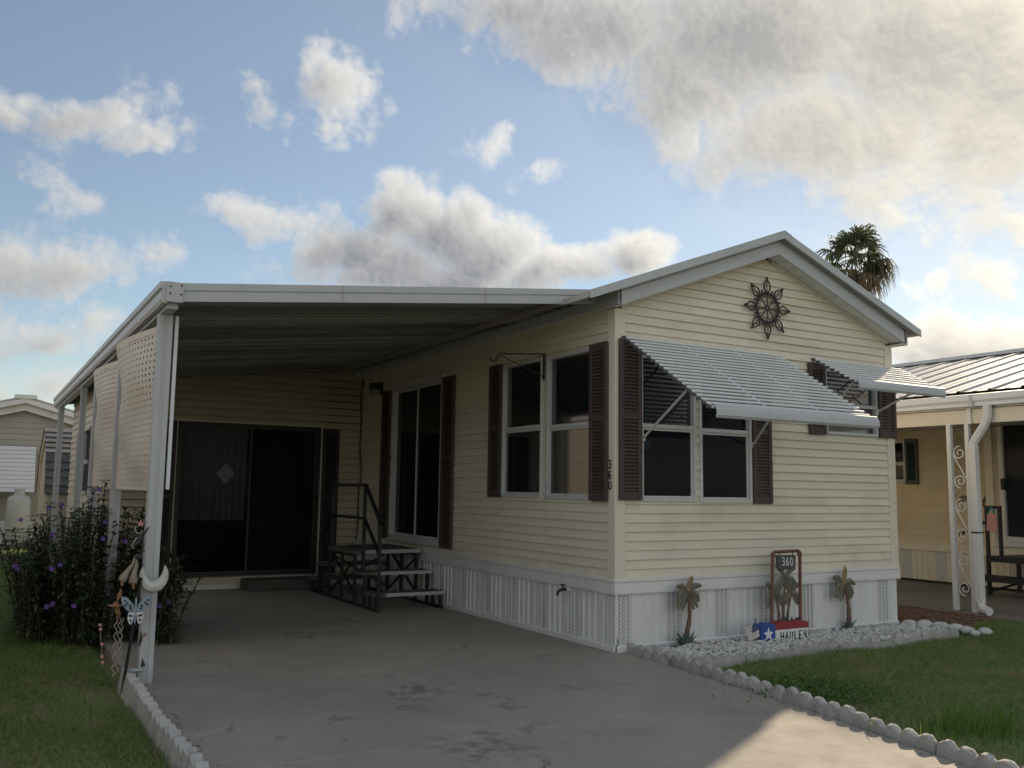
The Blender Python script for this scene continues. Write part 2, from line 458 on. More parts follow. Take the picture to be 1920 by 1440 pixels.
def screen_glass(name, clear, refl):
    """window pane behind an insect screen: part see-through, part dark mesh, dim mirror"""
    m = bpy.data.materials.new(name); m.use_nodes = True
    t = m.node_tree; t.nodes.clear(); g = NT(t)
    tr = g.n('ShaderNodeBsdfTransparent'); tr.inputs[0].default_value = (.72, .76, .82, 1)
    df = g.n('ShaderNodeBsdfDiffuse'); df.inputs[0].default_value = (.012, .014, .021, 1)
    m1 = g.n('ShaderNodeMixShader'); m1.inputs[0].default_value = clear
    t.links.new(df.outputs[0], m1.inputs[1]); t.links.new(tr.outputs[0], m1.inputs[2])
    gl = g.n('ShaderNodeBsdfGlossy'); gl.inputs['Roughness'].default_value = .05
    fr = g.n('ShaderNodeFresnel'); fr.inputs[0].default_value = 1.5
    mx = g.n('ShaderNodeMixShader')
    g.put(mx.inputs[0], g.m('MULTIPLY', fr.outputs[0], refl))
    t.links.new(m1.outputs[0], mx.inputs[1]); t.links.new(gl.outputs[0], mx.inputs[2])
    o = g.n('ShaderNodeOutputMaterial'); t.links.new(mx.outputs[0], o.inputs[0])
    MATS[name] = m


def vented(name):
    m = bpy.data.materials.new(name); m.use_nodes = True
    t = m.node_tree; g = NT(t); p = t.nodes['Principled BSDF']
    oc = g.n('ShaderNodeTexCoord').outputs['Object']
    s = g.n('ShaderNodeSeparateXYZ'); g.put(s.inputs[0], oc)
    u = g.m('MULTIPLY', g.m('ADD', s.outputs[0], s.outputs[1]), 2 * PI / .026)
    v = g.m('MULTIPLY', s.outputs[2], 2 * PI / .034)
    f = g.m('ADD', g.m('COSINE', u), g.m('COSINE', v))
    hole = g.ss(g.m('ABSOLUTE', f), .75, 1.15)
    c = g.mix(hole, (.74, .735, .725), (.32, .315, .30))
    g.put(p.inputs['Base Color'], c); p.inputs['Roughness'].default_value = .5
    MATS[name] = m


soil_under_grass()
concrete('driveway_concrete', (.405, .37, .32), [(-2.03, 1.95, .42, .30, 0.48), (-2.1, -.55, .30, .45, 0.45), (-2.28, -1.0, .22, .35, 0.42), (-1.75, -1.05, .18, .4, 0.36), (-2.35, -2.0, .42, .42, 0.45),
          (-2.05, -1.75, .3, .12, 0.42), (-1.0, -1.0, .5, .12, 0.30), (-.55, .15, .22, .12, 0.36), (-1.5, 2.6, .9, .35, 0.27), (-2.9, 2.2, .8, .3, 0.24)])
concrete('porch_concrete', (.27, .245, .205))
screen_glass('glass', .26, .20)
screen_glass('dark_glass', .70, .10)
screen_glass('screened_glass', .10, .14)
vented('vent_sheet')

# ------------------------------------------------------------------ mesh helpers
def finish(o, parent):
    COL.objects.link(o)
    if parent is not None:
        o.parent = parent
        if parent.get('_loc') is not None:
            o.matrix_parent_inverse = Matrix.Translation(-Vector(parent['_loc']))
    return o


class MB:
    def __init__(s): s.v = []; s.f = []; s.mi = []; s.cur = 0
    def add(s, vs, fs):
        b = len(s.v)
        s.v += [tuple(p) for p in vs]
        for f in fs: s.f.append([b + i for i in f]); s.mi.append(s.cur)
        return s
    def hexa(s, p): return s.add(p, [(0, 1, 2, 3), (4, 5, 6, 7), (0, 1, 5, 4), (1, 2, 6, 5), (2, 3, 7, 6), (3, 0, 4, 7)])
    def box(s, x0, x1, y0, y1, z0, z1):
        return s.hexa([(x0, y0, z0), (x1, y0, z0), (x1, y1, z0), (x0, y1, z0), (x0, y0, z1), (x1, y0, z1), (x1, y1, z1), (x0, y1, z1)])
    def prism(s, a, b):
        n = len(a)
        return s.add(list(a) + list(b), [tuple(range(n)), tuple(range(n, 2 * n))] + [(i, (i + 1) % n, n + (i + 1) % n, n + i) for i in range(n)])
    def ribbon(s, prof0, prof1):
        n = len(prof0)
        return s.add(list(prof0) + list(prof1), [(i, i + 1, n + i + 1, n + i) for i in range(n - 1)])
    def bar(s, a, b, w, h=None, up=(0, 0, 1)):
        """rectangular bar from a to b"""
        h = h or w
        a, b = Vector(a), Vector(b); d = (b - a).normalized(); u = Vector(up)
        if abs(d.dot(u)) > .95: u = Vector((0, 1, 0))
        r = d.cross(u).normalized() * (w / 2); q = r.cross(d).normalized() * (h / 2)
        return s.hexa([a - r - q, a + r - q, a + r + q, a - r + q, b - r - q, b + r - q, b + r + q, b - r + q])
    def tube(s, pts, r, n=6, cap=True):
        pts = [Vector(p) for p in pts]; m = len(pts)
        rs = r if isinstance(r, (list, tuple)) else [r] * m
        b = len(s.v); ref = None
        for i, p in enumerate(pts):
            d = (pts[min(i + 1, m - 1)] - pts[max(i - 1, 0)])
            d = d.normalized() if d.length > 1e-9 else Vector((0, 0, 1))
            if ref is None: ref = Vector((0, 0, 1)) if abs(d.z) < .9 else Vector((1, 0, 0))
            x = (ref - d * ref.dot(d)); x = x.normalized() if x.length > 1e-6 else d.orthogonal().normalized()
            ref = x; y = d.cross(x)
            for k in range(n):
                a = 2 * PI * k / n
                s.v.append(tuple(p + (x * math.cos(a) + y * math.sin(a)) * rs[i]))
        for i in range(m - 1):
            for k in range(n):
                s.f.append([b + i * n + k, b + i * n + (k + 1) % n, b + (i + 1) * n + (k + 1) % n, b + (i + 1) * n + k]); s.mi.append(s.cur)
        if cap:
            s.f.append([b + k for k in range(n)]); s.mi.append(s.cur)
            s.f.append([b + (m - 1) * n + k for k in range(n)]); s.mi.append(s.cur)
        return s
    def lathe(s, prof, c, n=16):
        """prof: (radius, z) pairs round the vertical through c"""
        b = len(s.v); m = len(prof)
        for r, z in prof:
            for k in range(n):
                a = 2 * PI * k / n; s.v.append((c[0] + r * math.cos(a), c[1] + r * math.sin(a), c[2] + z))
        for i in range(m - 1):
            for k in range(n):
                s.f.append([b + i * n + k, b + i * n + (k + 1) % n, b + (i + 1) * n + (k + 1) % n, b + (i + 1) * n + k]); s.mi.append(s.cur)
        s.f.append([b + k for k in range(n)]); s.mi.append(s.cur)
        s.f.append([b + (m - 1) * n + k for k in range(n)]); s.mi.append(s.cur)
        return s
    def mesh(s, name, m, bevel=0., smooth=False, solid=0.):
        me = bpy.data.meshes.new(name)
        bm = bmesh.new()
        vs = [bm.verts.new(p) for p in s.v]
        for f, k in zip(s.f, s.mi):
            try:
                fc = bm.faces.new([vs[i] for i in f]); fc.material_index = k
            except ValueError: pass
        bmesh.ops.recalc_face_normals(bm, faces=bm.faces)
        if bevel:
            ed = [e for e in bm.edges if len(e.link_faces) == 2 and e.calc_face_angle(0) > .6]
            bmesh.ops.bevel(bm, geom=ed, offset=bevel, segments=1, affect='EDGES', clamp_overlap=True)
        if smooth:
            for fc in bm.faces: fc.smooth = True
        bm.to_mesh(me); bm.free()
        for k in (m if isinstance(m, (list, tuple)) else [m]): me.materials.append(MATS[k])
        if smooth:
            try: me.set_sharp_from_angle(angle=math.radians(40))
            except Exception: pass
        return me
    def build(s, name, m, parent=None, bevel=0., smooth=False):
        return finish(bpy.data.objects.new(name, s.mesh(name, m, bevel, smooth)), parent)


def thing(name, label, cat, loc, group=None):
    o = bpy.data.objects.new(name, None)
    o.location = loc; o.empty_display_size = .1
    o['_loc'] = [float(c) for c in loc]
    o['label'] = label; o['category'] = cat
    if group: o['group'] = group
    COL.objects.link(o)
    return o


def tag(o, label, cat=None, group=None, kind=None):
    o['label'] = label
    if cat: o['category'] = cat
    if group: o['group'] = group
    if kind: o['kind'] = kind
    return o


def clip(poly, a, b, c):
    """keep a*u + b*z <= c of a convex polygon"""
    out = []
    for i in range(len(poly)):
        p, q = poly[i], poly[(i + 1) % len(poly)]
        dp, dq = a * p[0] + b * p[1] - c, a * q[0] + b * q[1] - c
        if dp <= 1e-9: out.append(p)
        if (dp < -1e-9 and dq > 1e-9) or (dp > 1e-9 and dq < -1e-9):
            t = dp / (dp - dq); out.append((p[0] + t * (q[0] - p[0]), p[1] + t * (q[1] - p[1])))
    return out if len(out) > 2 else []


def siding(parent, W, u0, u1, z0, z1, pitch, m, cuts=(), holes=(), name='siding_board', db=.019, dt=.002, joint=0, gap=0.):
    """lap siding, one object for each board; W(u, z, d) gives the point d proud of the wall"""
    z = z0
    while z < z1 - .004:
        zt = min(z + pitch, z1)
        polys = [[(u0, z), (u1, z), (u1, zt - gap), (u0, zt - gap)]]
        for c in cuts: polys = [q for q in (clip(p, *c) for p in polys) if q]
        for (a, b, lo, hi) in holes:
            nw = []
            for p in polys:
                nw += [clip(p, 1, 0, a), clip(p, -1, 0, -b)]
                mid = clip(clip(p, -1, 0, -a), 1, 0, b) if clip(p, -1, 0, -a) else []
                if mid: nw += [clip(mid, 0, 1, lo), clip(mid, 0, -1, -hi)]
            polys = [q for q in nw if q]
        if joint:                              # staggered end joints
            c = u0 + random.uniform(.5, joint)
            while c < u1 - .4:
                polys = [q for p in polys for q in (clip(p, 1, 0, c - .0012), clip(p, -1, 0, -c - .0012)) if q]
                c += joint
        j = random.uniform(-.0012, .0012)
        for p in polys:
            us = [q[0] for q in p]; zs = [q[1] for q in p]
            if max(us) - min(us) < .004 or max(zs) - min(zs) < .003: continue
            j += random.uniform(-.0008, .0008)
            mb = MB(); mb.prism([W(q[0], q[1], db + (dt - db) * (q[1] - z) / pitch + j) for q in p], [W(q[0], q[1], -.014) for q in p])
            mb.build(name, m, parent)
        z = zt


def window(parent, W, u0, u1, z0, z1, rail=None, name='window', fm='window_frame', gm='glass', fw=.03, slide=False, proud=.028, gm2=None, sm=None):
    """framed window > pane, sash, meeting_rail"""
    def bx(mb, a, b, c, d, e0, e1):
        mb.hexa([W(a, c, e0), W(b, c, e0), W(b, c, e1), W(a, c, e1), W(a, d, e0), W(b, d, e0), W(b, d, e1), W(a, d, e1)])
    f = MB()
    bx(f, u0, u0 + fw, z0, z1, -.05, proud); bx(f, u1 - fw, u1, z0, z1, -.05, proud)
    bx(f, u0 + fw, u1 - fw, z0, z0 + fw, -.05, proud + .003); bx(f, u0 + fw, u1 - fw, z1 - fw, z1, -.05, proud)
    fr = f.build(name, fm, parent, bevel=.003)
    a, b = u0 + fw, u1 - fw
    def pane(pa, pb, pc, pd, dep, gm=gm):
        q = MB(); q.add([W(pa, pc, dep), W(pb, pc, dep), W(pb, pd, dep), W(pa, pd, dep)], [(0, 1, 2, 3)]); q.build('pane', gm, fr)
    def sash(pa, pb, pc, pd, dep, w=.022, gm=gm):
        q = MB()
        bx(q, pa, pa + w, pc, pd, dep - .012, dep + .012); bx(q, pb - w, pb, pc, pd, dep - .012, dep + .012)
        bx(q, pa + w, pb - w, pc, pc + w, dep - .012, dep + .011); bx(q, pa + w, pb - w, pd - w, pd, dep - .012, dep + .011)
        q.build('sash', sm or fm, fr, bevel=.002)
        pane(pa + w, pb - w, pc + w, pd - w, dep, gm)
    if slide:
        mid = (a + b) / 2
        sash(a, mid + .015, z0 + fw, z1 - fw, -.012, .03); sash(mid - .015, b, z0 + fw, z1 - fw, -.038, .03, gm2 or gm)
    elif rail:
        q = MB(); bx(q, a, b, rail - .018, rail + .018, -.02, .016); q.build('meeting_rail', fm, fr, bevel=.002)
        pane(a, b, rail + .018, z1 - fw, -.022)
        sash(a, b, z0 + fw, rail - .018, -.004)
    else:
        pane(a, b, z0 + fw, z1 - fw, -.02)
    return fr


def shutter(parent, W, u0, u1, z0, z1, m='shutter', off=.012):
    """louvred shutter screwed to the wall > louvers"""
    def bx(mb, a, b, c, d, e0, e1):
        mb.hexa([W(a, c, e0), W(b, c, e0), W(b, c, e1), W(a, c, e1), W(a, d, e0), W(b, d, e0), W(b, d, e1), W(a, d, e1)])
    s = .045 if u1 - u0 > .2 else .04
    h = z1 - z0
    f = MB(); e0, e1 = off, off + .03
    bx(f, u0, u0 + s, z0, z1, e0, e1); bx(f, u1 - s, u1, z0, z1, e0, e1)
    rails = [(z0, z0 + .07), (z1 - .07, z1)]
    if h > 1.0: rails.append((z0 + h * .52 - .03, z0 + h * .52 + .03))
    for a, b in rails: bx(f, u0 + s, u1 - s, a, b, e0, e1 - .002)
    bx(f, u0 + s, u1 - s, z0 + .02, z1 - .02, e0, e0 + .006)
    fr = f.build('shutter', m, parent, bevel=.004)
    lv = MB(); rails.sort(); p = .030
    for (a, b), (c, d) in zip(rails[:-1], rails[1:]):
        n = int((c - b) / p)
        for k in range(n):
            z = b + (c - b) * (k + .5) / n
            A, B = u0 + s, u1 - s
            lv.hexa([W(A, z - .013, e0 + .022), W(B, z - .013, e0 + .022), W(B, z + .012, e0 + .007), W(A, z + .012, e0 + .007),
                     W(A, z - .009, e0 + .026), W(B, z - .009, e0 + .026), W(B, z + .016, e0 + .011), W(A, z + .016, e0 + .011)])
    lv.build('louvers', m, fr)
    return fr


GLYPH = {
    '3': [[(.1, .9), (.35, 1), (.7, .92), (.78, .75), (.6, .57), (.35, .53)], [(.35, .53), (.7, .45), (.85, .25), (.65, .03), (.3, 0), (.08, .12)]],
    '6': [[(.75, .95), (.45, .9), (.2, .6), (.12, .3), (.25, .05), (.55, 0), (.82, .15), (.82, .4), (.6, .52), (.3, .45), (.14, .3)]],
    '0': [[(.5, 1), (.2, .85), (.1, .5), (.2, .12), (.5, 0), (.8, .12), (.9, .5), (.8, .85), (.5, 1)]],
    'H': [[(.12, 1), (.1, 0)], [(.85, .95), (.88, .02)], [(.1, .5), (.88, .52)]],
    'A': [[(.05, 0), (.5, 1), (.92, .02)], [(.2, .38), (.78, .4)]],
    'N': [[(.12, .0), (.12, .95), (.8, .92), (.82, .02)]],
    'L': [[(.2, 1), (.18, .02), (.8, .03)]],
    'E': [[(.85, .96), (.2, .95), (.18, .02), (.85, 0)], [(.2, .5), (.7, .52)]],
    'Y': [[(.15, 1), (.25, .6), (.5, .48), (.86, .60)], [(.85, 1), (.82, .1), (.5, -.02), (.2, .1)]],
}


def strokes(mb, text, P, u, z, w, h, gap, r):
    """brush strokes: P(u, z) maps to the board's face"""
    for ch in text:
        for line in GLYPH[ch]:
            mb.tube([P(u + a * w, z + b * h) for a, b in line], r, 5)
        u += w + gap

# ================================================================== ground
EDGE = [(.10, .05), (.0, -1.14), (-.10, -2.1), (-.24, -2.95), (-.42, -3.75), (-.75, -5.0), (-1.0, -7.6)]


def edge_x(y):
    for (xa, ya), (xb, yb) in zip(EDGE[:-1], EDGE[1:]):
        if yb <= y <= ya: return xa + (xb - xa) * (y - ya) / (yb - ya)
    return EDGE[0][0] if y > EDGE[0][1] else EDGE[-1][0]


def sheet(name, pts, z, m, label, cat='ground', thick=0.):
    mb = MB()
    if thick: mb.prism([(x, y, z) for x, y in pts], [(x, y, z - thick) for x, y in pts])
    else: mb.add([(x, y, z) for x, y in pts], [tuple(range(len(pts)))])
    o = mb.build(name, m)
    o['kind'] = 'structure'; o['label'] = label; o['category'] = cat
    return o


gb = MB(); N = 40; S = 420.
gb.add([(-S, -S, -.06), (S, -S, -.06), (S, S, -.06), (-S, S, -.06)], [(0, 1, 2, 3)])
o = gb.build('ground', 'lawn_ground'); tag(o, 'grassy ground under the lawns', 'ground', kind='structure')
# gently bumped lawn sheet near the camera
def lawn(name, x0, x1, y0, y1, label, test):
    mb = MB(); st = .12
    nx, ny = int((x1 - x0) / st) + 1, int((y1 - y0) / st) + 1
    def h(x, y): return -.034 + .014 * math.sin(x * 2.1 + y * 1.3) + .010 * math.sin(x * 5.3 - y * 4.1 + 1)
    idx = {}
    for j in range(ny + 1):
        for i in range(nx + 1):
            x, y = x0 + (x1 - x0) * i / nx, y0 + (y1 - y0) * j / ny
            idx[i, j] = len(mb.v); mb.v.append((x, y, h(x, y)))
    for j in range(ny):
        for i in range(nx):
            mb.f.append([idx[i, j], idx[i + 1, j], idx[i + 1, j + 1], idx[i, j + 1]]); mb.mi.append(0)
    o = mb.build(name, 'lawn_ground', smooth=True)
    tag(o, label, 'lawn', kind='structure')
    return h
lawn_h = lawn('lawn', -.3, 5.45, -6.6, -.75, 'green lawn to the right of the driveway', None)
lawn('lawn', -9., -3.85, -6.6, 16., 'green lawn to the left of the carport', None)

drive = bpy.data.objects.new('driveway', None); drive.location = (-2, -1, 0); drive['_loc'] = [-2., -1., 0.]
COL.objects.link(drive); tag(drive, 'stained grey concrete driveway running under the carport', 'driveway', kind='structure')
def slab(ya, yb, parent):
    ys = sorted(set([ya, yb] + [y for _, y in EDGE if ya < y < yb]))
    xl = -3.72
    r = [(edge_x(y) - .015 if y <= .05 else .10, y) for y in ys]
    pts = [(xl, ys[-1]), (xl, ys[0])] + r
    mb = MB(); mb.prism([(x, y, 0.) for x, y in pts], [(x, y, -.12) for x, y in pts])
    mb.build('slab', 'driveway_concrete', parent, bevel=.004)
slab(-1.774, 6.25, drive); slab(-4.6, -1.782, drive); slab(-7.5, -4.608, drive)
sheet('street', [(-400, -16), (400, -16), (400, -8), (-400, -8)], -.05, 'asphalt', 'asphalt street in front of the homes', 'road')
sheet('pavement', [(-400, -7.95), (400, -7.95), (400, -7.52), (-400, -7.52)], -.02, 'porch_concrete', 'concrete gutter strip along the street', 'pavement')
sheet('patio', [(5.38, -6.8), (8.45, -6.8), (8.45, 11), (5.38, 11)], -.015, 'porch_concrete', 'concrete patio under the neighbouring porch roof', 'patio', .1)
sheet('mulch_strip', [(3.72, -.55), (4.3, -.42), (5.1, -.15), (5.38, .02), (5.38, 9), (3.72, 9)], -.022, 'mulch', 'brown mulch between the two homes', 'ground')
sheet('planting_bed', [(.12, 0), (.10, -.77), (1.3, -.68), (2.6, -.61), (3.62, -.60), (3.70, 0)], .012, 'bed_soil', 'soil bed of white stones along the front of the home', 'planting bed', .08)

# ================================================================== the mobile home
HW, HD, HZ = 3.66, 12.5, 2.96
PITCH = .0795
SL = .378                                  # roof slope
home = thing('mobile_home', 'cream sided mobile home with brown shutters and white skirting', 'house', (1.83, 0, 0))
Wf = lambda u, z, d: (u, -d, z)            # front gable wall
Ws = lambda u, z, d: (-d, u, z)            # wall under the carport
Wr = lambda u, z, d: (HW + d, u, z)
apex = HZ + SL * HW / 2
gab = [(-SL, 1, HZ), (SL, 1, HZ + SL * HW)]
front_holes = [(.252, .900, 1.262, 2.56), (.938, 1.592, 1.255, 2.56), (2.625, 3.425, 1.953, 2.62)]
side_holes = [(.335, 1.085, 1.268, 2.64), (1.165, 1.945, 1.275, 2.65), (3.385, 4.93, .70, 2.68)]
siding(home, Wf, .06, 3.60, .605, apex - .01, PITCH, 'siding', gab, front_holes)
siding(home, Ws, .06, 6.1, .605, HZ, PITCH, 'siding', (), side_holes, joint=3.6)
siding(home, Wr, .06, HD - .06, .605, HZ, PITCH, 'siding')
# corner posts
for x, nx in ((0, -1), (HW, 1)):
    mb = MB()
    xa, xb = (-.026, .088) if nx < 0 else (HW - .088, HW + .026)
    mb.box(xa, xb, -.026, .088, .515, HZ - .012)
    mb.build('corner_post', 'trim_cream', home, bevel=.004)
mb = MB(); mb.box(0, HW, HD - .02, HD, .5, HZ); mb.prism([(0, HD, HZ), (HW, HD, HZ), (HW / 2, HD, apex)], [(0, HD - .02, HZ), (HW, HD - .02, HZ), (HW / 2, HD - .02, apex)])
mb.build('rear_wall', 'siding', home)
mb = MB(); mb.box(-.012, .02, 6.12, HD - .02, .0, HZ); mb.build('party_wall', 'interior', home)
mb = MB(); mb.box(.02, HW - .02, .02, HD - .03, .56, .60); mb.build('floor', 'interior', home)
mb = MB(); mb.box(.02, HW - .02, .02, HD - .03, 2.90, 2.92); mb.box(.02, HW - .02, 5.6, 5.66, .6, 2.9); mb.box(HW - .05, HW - .02, .02, HD, .6, 2.9); mb.build('interior_lining', 'interior', home)

# skirting: white band, ribbed panels, vented panels
def skirt(W, u0, u1, seed, z0=.035, z1=.482):
    rd = random.Random(seed)
    def bx(mb, a, b, c, d, e0, e1):
        mb.hexa([W(a, c, e0), W(b, c, e0), W(b, c, e1), W(a, c, e1), W(a, d, e0), W(b, d, e0), W(b, d, e1), W(a, d, e1)])
    mb = MB()
    prof = [(0, .476), (.030, .476), (.034, .49), (.030, .575), (.040, .582), (.040, .597), (.018, .606), (0, .606)]
    a = [W(u0 - (.03 if u0 == 0 else 0), z, d) for d, z in prof]; b = [W(u1 + (.03 if u1 == HW else 0), z, d) for d, z in prof]
    mb.prism(a, b); mb.build('skirt_band', 'white', home)
    mb = MB()
    prof = [(-.01, .0), (.022, .0), (.024, .04), (.012, .052), (-.01, .052)]
    mb.prism([W(u0, z, d) for d, z in prof], [W(u1, z, d) for d, z in prof]); mb.build('skirt_channel', 'white', home)
    u = u0; k = 0
    while u < u1 - .02:
        for typ, w in (('v', .155), ('s', .405)):
            e = min(u + w, u1)
            if e - u < .02: break
            if typ == 's':
                pr = [(u, .0), (u + .006, .014), (u + .046, .014), (u + .052, .002)]
                c = u + .052
                steps = [.075, .012, .075, .012, .075, .012, .075]
                for i, q in enumerate(steps):
                    lvl = .002 if i % 2 == 0 else .012
                    pr += [(c + .003, lvl), (c + q - .003, lvl)]; c += q
                pr = [(min(p, e), d) for p, d in pr if p <= e + .02]
                pr.append((e, .0))
            else:
                pr = [(u, .0)]
                for i in range(3):
                    c = u + .004 + i * .05
                    pr += [(c, .001), (c + .036, .001), (c + .039, .011), (c + .047, .011)]
                pr = [(min(p, e), d) for p, d in pr] + [(e, .0)]
            sk = rd.uniform(-.002, .002)
            mb = MB()
            mb.ribbon([W(p, z0, d + sk) for p, d in pr], [W(p, z1, d) for p, d in pr])
            mb.build('vent_panel' if typ == 'v' else 'skirt_panel', 'vent_sheet' if typ == 'v' else 'white', home)
            if typ == 'v':
                mb = MB()
                for i in range(3):
                    c = u + .004 + i * .05
                    if c + .05 < e + .02: bx(mb, c + .0375, min(c + .0485, e), z0, z1, .0, .0135)
                mb.build('vent_rib', 'white', home)
            u = e
skirt(Wf, 0, HW, 1)
skirt(Ws, 0, 6.1, 2)
skirt(Wr, 0, HD, 3)
mb = MB(); mb.box(-.012, .016, -.016, .012, 0, .48); mb.build('skirt_corner', 'white', home, bevel=.003)
mb = MB(); mb.add([(-.0135, -.0175, .0), (.012, -.0175, .004), (.008, -.0175, .05), (.013, -.0175, .09), (.002, -.0175, .14), (.004, -.0175, .07), (-.008, -.0175, .05)], [tuple(range(7))]); mb.build('torn_hole', 'paint_black', home)

# roof
def roof_pt(x, y, off=0.): return (x, y, 3.865 - SL * abs(x - 1.83) + off)
mb = MB(); y0, y1 = -.25, HD + .2; xl, xr = -.45, 3.86
mb.prism([roof_pt(xl, y0), roof_pt(1.83, y0), roof_pt(1.83, y0, -.05), roof_pt(xl, y0, -.05)], [roof_pt(xl, y1), roof_pt(1.83, y1), roof_pt(1.83, y1, -.05), roof_pt(xl, y1, -.05)])
mb.prism([roof_pt(1.83, y0), roof_pt(xr, y0), roof_pt(xr, y0, -.05), roof_pt(1.83, y0, -.05)], [roof_pt(1.83, y1), roof_pt(xr, y1), roof_pt(xr, y1, -.05), roof_pt(1.83, y1, -.05)])
roof = mb.build('roof', 'roof_sheet', home)
for (xa, xb) in ((-.45, 1.83), (1.83, 3.86)):      # drip edge along the rake
    mb = MB()
    a, b = roof_pt(xa, -.252, .012), roof_pt(xb, -.252, .012)
    dn = lambda p, y, z: (p[0], y, p[2] + z)
    mb.prism([a, dn(a, -.268, 0), dn(a, -.268, -.075), dn(a, -.252, -.075)], [b, dn(b, -.268, 0), dn(b, -.268, -.075), dn(b, -.252, -.075)])
    mb.build('drip_edge', 'white_trim', roof)
mb = MB(); a = roof_pt(1.83, -.27, .016)
mb.prism([(1.73, -.27, a[2] - .038), a, (1.93, -.27, a[2] - .038), (1.93, -.27, a[2] - .048), (1.83, -.27, a[2] - .012), (1.73, -.27, a[2] - .048)],
         [(1.73, HD, a[2] - .038), (1.83, HD, a[2]), (1.93, HD, a[2] - .038), (1.93, HD, a[2] - .048), (1.83, HD, a[2] - .012), (1.73, HD, a[2] - .048)])
mb.build('ridge_cap', 'white_trim', roof)
def fz(x): return 3.662 - SL * abs(x - 1.83)       # underside of the gable fascia
for xa, xb in ((-.08, 1.83), (1.83, 3.68)):
    mb = MB()
    P = lambda x, y, dz: (x, y, fz(x) + dz)
    mb.prism([P(xa, -.175, 0), P(xa, -.192, 0), P(xa, -.192, .118), P(xa, -.184, .124), P(xa, -.184, .155), P(xa, -.205, .160), P(xa, -.205, .175), P(xa, -.175, .175)],
             [P(xb, -.175, 0), P(xb, -.192, 0), P(xb, -.192, .118), P(xb, -.184, .124), P(xb, -.184, .155), P(xb, -.205, .160), P(xb, -.205, .175), P(xb, -.175, .175)])
    mb.build('fascia_board', 'white_trim', home)
    n = 13
    for k in range(n):                              # soffit panels under the rake
        a = xa + (xb - xa) * k / n + .004; b = xa + (xb - xa) * (k + 1) / n - .004
        mb = MB()
        mb.prism([P(a, -.176, .012), P(b, -.176, .012), P(b, -.176, .022), P(a, -.176, .022)], [P(a, -.0, .012), P(b, -.0, .012), P(b, -.0, .022), P(a, -.0, .022)])
        mb.build('soffit_panel', 'white', home)
    mb = MB()
    mb.prism([P(xa + .08, -.001, -.018), P(xa + .08, -.022, -.018), P(xa + .08, -.022, .010), P(xa + .08, -.001, .010)], [P(xb - .05 if xb > 2 else xb, -.001, -.018), P(xb - .05 if xb > 2 else xb, -.022, -.018), P(xb - .05 if xb > 2 else xb, -.022, .010), P(xb - .05 if xb > 2 else xb, -.001, .010)])
    mb.build('rake_trim', 'trim_cream', home)
# eaves along the long sides
for s, xw in ((-1, 0.), (1, HW)):
    xo = xw + s * .10
    mb = MB(); mb.box(min(xo, xo - s * .016), max(xo, xo - s * .016), -.172, HD + .1, 2.945, 3.125); mb.build('eave_fascia', 'white_trim', home, bevel=.003)
    mb = MB(); mb.box(min(xw, xo - s * .018), max(xw, xo - s * .018), -.17, HD, 2.952, 2.960); mb.build('eave_soffit', 'white', home)

# windows and shutters of the home
windows = []
for (a, b, c, d), r in zip(front_holes, (1.93, 1.92, None)):
    windows.append(window(home, Wf, a, b, c, d, r))
q = MB(); q.box(2.655, 3.395, -.012, .004, 2.245, 2.28); q.build('meeting_rail', 'window_frame', windows[2])
for (a, b, c, d), r in zip(side_holes[:2], (1.955, 1.972)): window(home, Ws, a, b, c, d, r)
dr = window(home, Ws, *side_holes[2], None, 'sliding_door', 'window_frame', 'screened_glass', .045, True)
mb = MB(); mb.tube([(-.045, 4.86, 1.55), (-.07, 4.86, 1.6), (-.07, 4.86, 1.72), (-.045, 4.86, 1.77)], .009); mb.build('handle', 'black_metal', dr)
mb = MB(); mb.box(-.06, -.015, 3.36, 4.95, .672, .702); mb.build('sill', 'window_frame', dr, bevel=.003)
mb = MB(); mb.box(-.05, -.015, 3.33, 4.98, 2.682, 2.71); mb.build('head_flashing', 'white', dr)
for W, lst in ((Wf, [(.004, .246, 1.275, 2.675), (1.596, 1.842, 1.250, 2.56), (2.378, 2.618, 1.945, 2.66), (3.432, 3.705, 1.950, 2.62)]),
               (Ws, [(.058, .318, 1.262, 2.655), (1.955, 2.21, 1.27, 2.672), (3.06, 3.365, .665, 2.665), (4.955, 5.24, .69, 2.655)])):
    for a in lst: shutter(home, W, *a, off=.034 if a[0] < .1 else .016)
# things seen inside the panes
for (y, z0, z1) in ((.45, 1.3, 1.9),):
    mb = MB()
    for k in range(26):
        a0 = .40 + k * .012; mb.add([(.12 + .012 * (k % 2), a0, 1.3), (.12 + .012 * ((k + 1) % 2), a0 + .012, 1.3), (.12 + .012 * ((k + 1) % 2), a0 + .012, 1.91), (.12 + .012 * (k % 2), a0, 1.91)], [(0, 1, 2, 3)])
    mb.build('curtain', 'dim_curtain', home)
mb = MB(); mb.box(.10, .104, .42, .72, 1.985, 2.09); mb.build('window_card', 'blind', home)
mb = MB(); mb.box(.305, .395, .012, .016, 1.72, 1.80); mb.build('paper_notice', 'paper', home)
# house numbers down the corner post
nb = []
for ch, z in (('3', 1.545), ('6', 1.455), ('0', 1.365)):
    mb = MB(); strokes(mb, ch, lambda u, zz: (-.029, .085 - u, zz), .022, z, .045, .07, 0, .006)
    mb.build('house_number', 'paint_black', home)

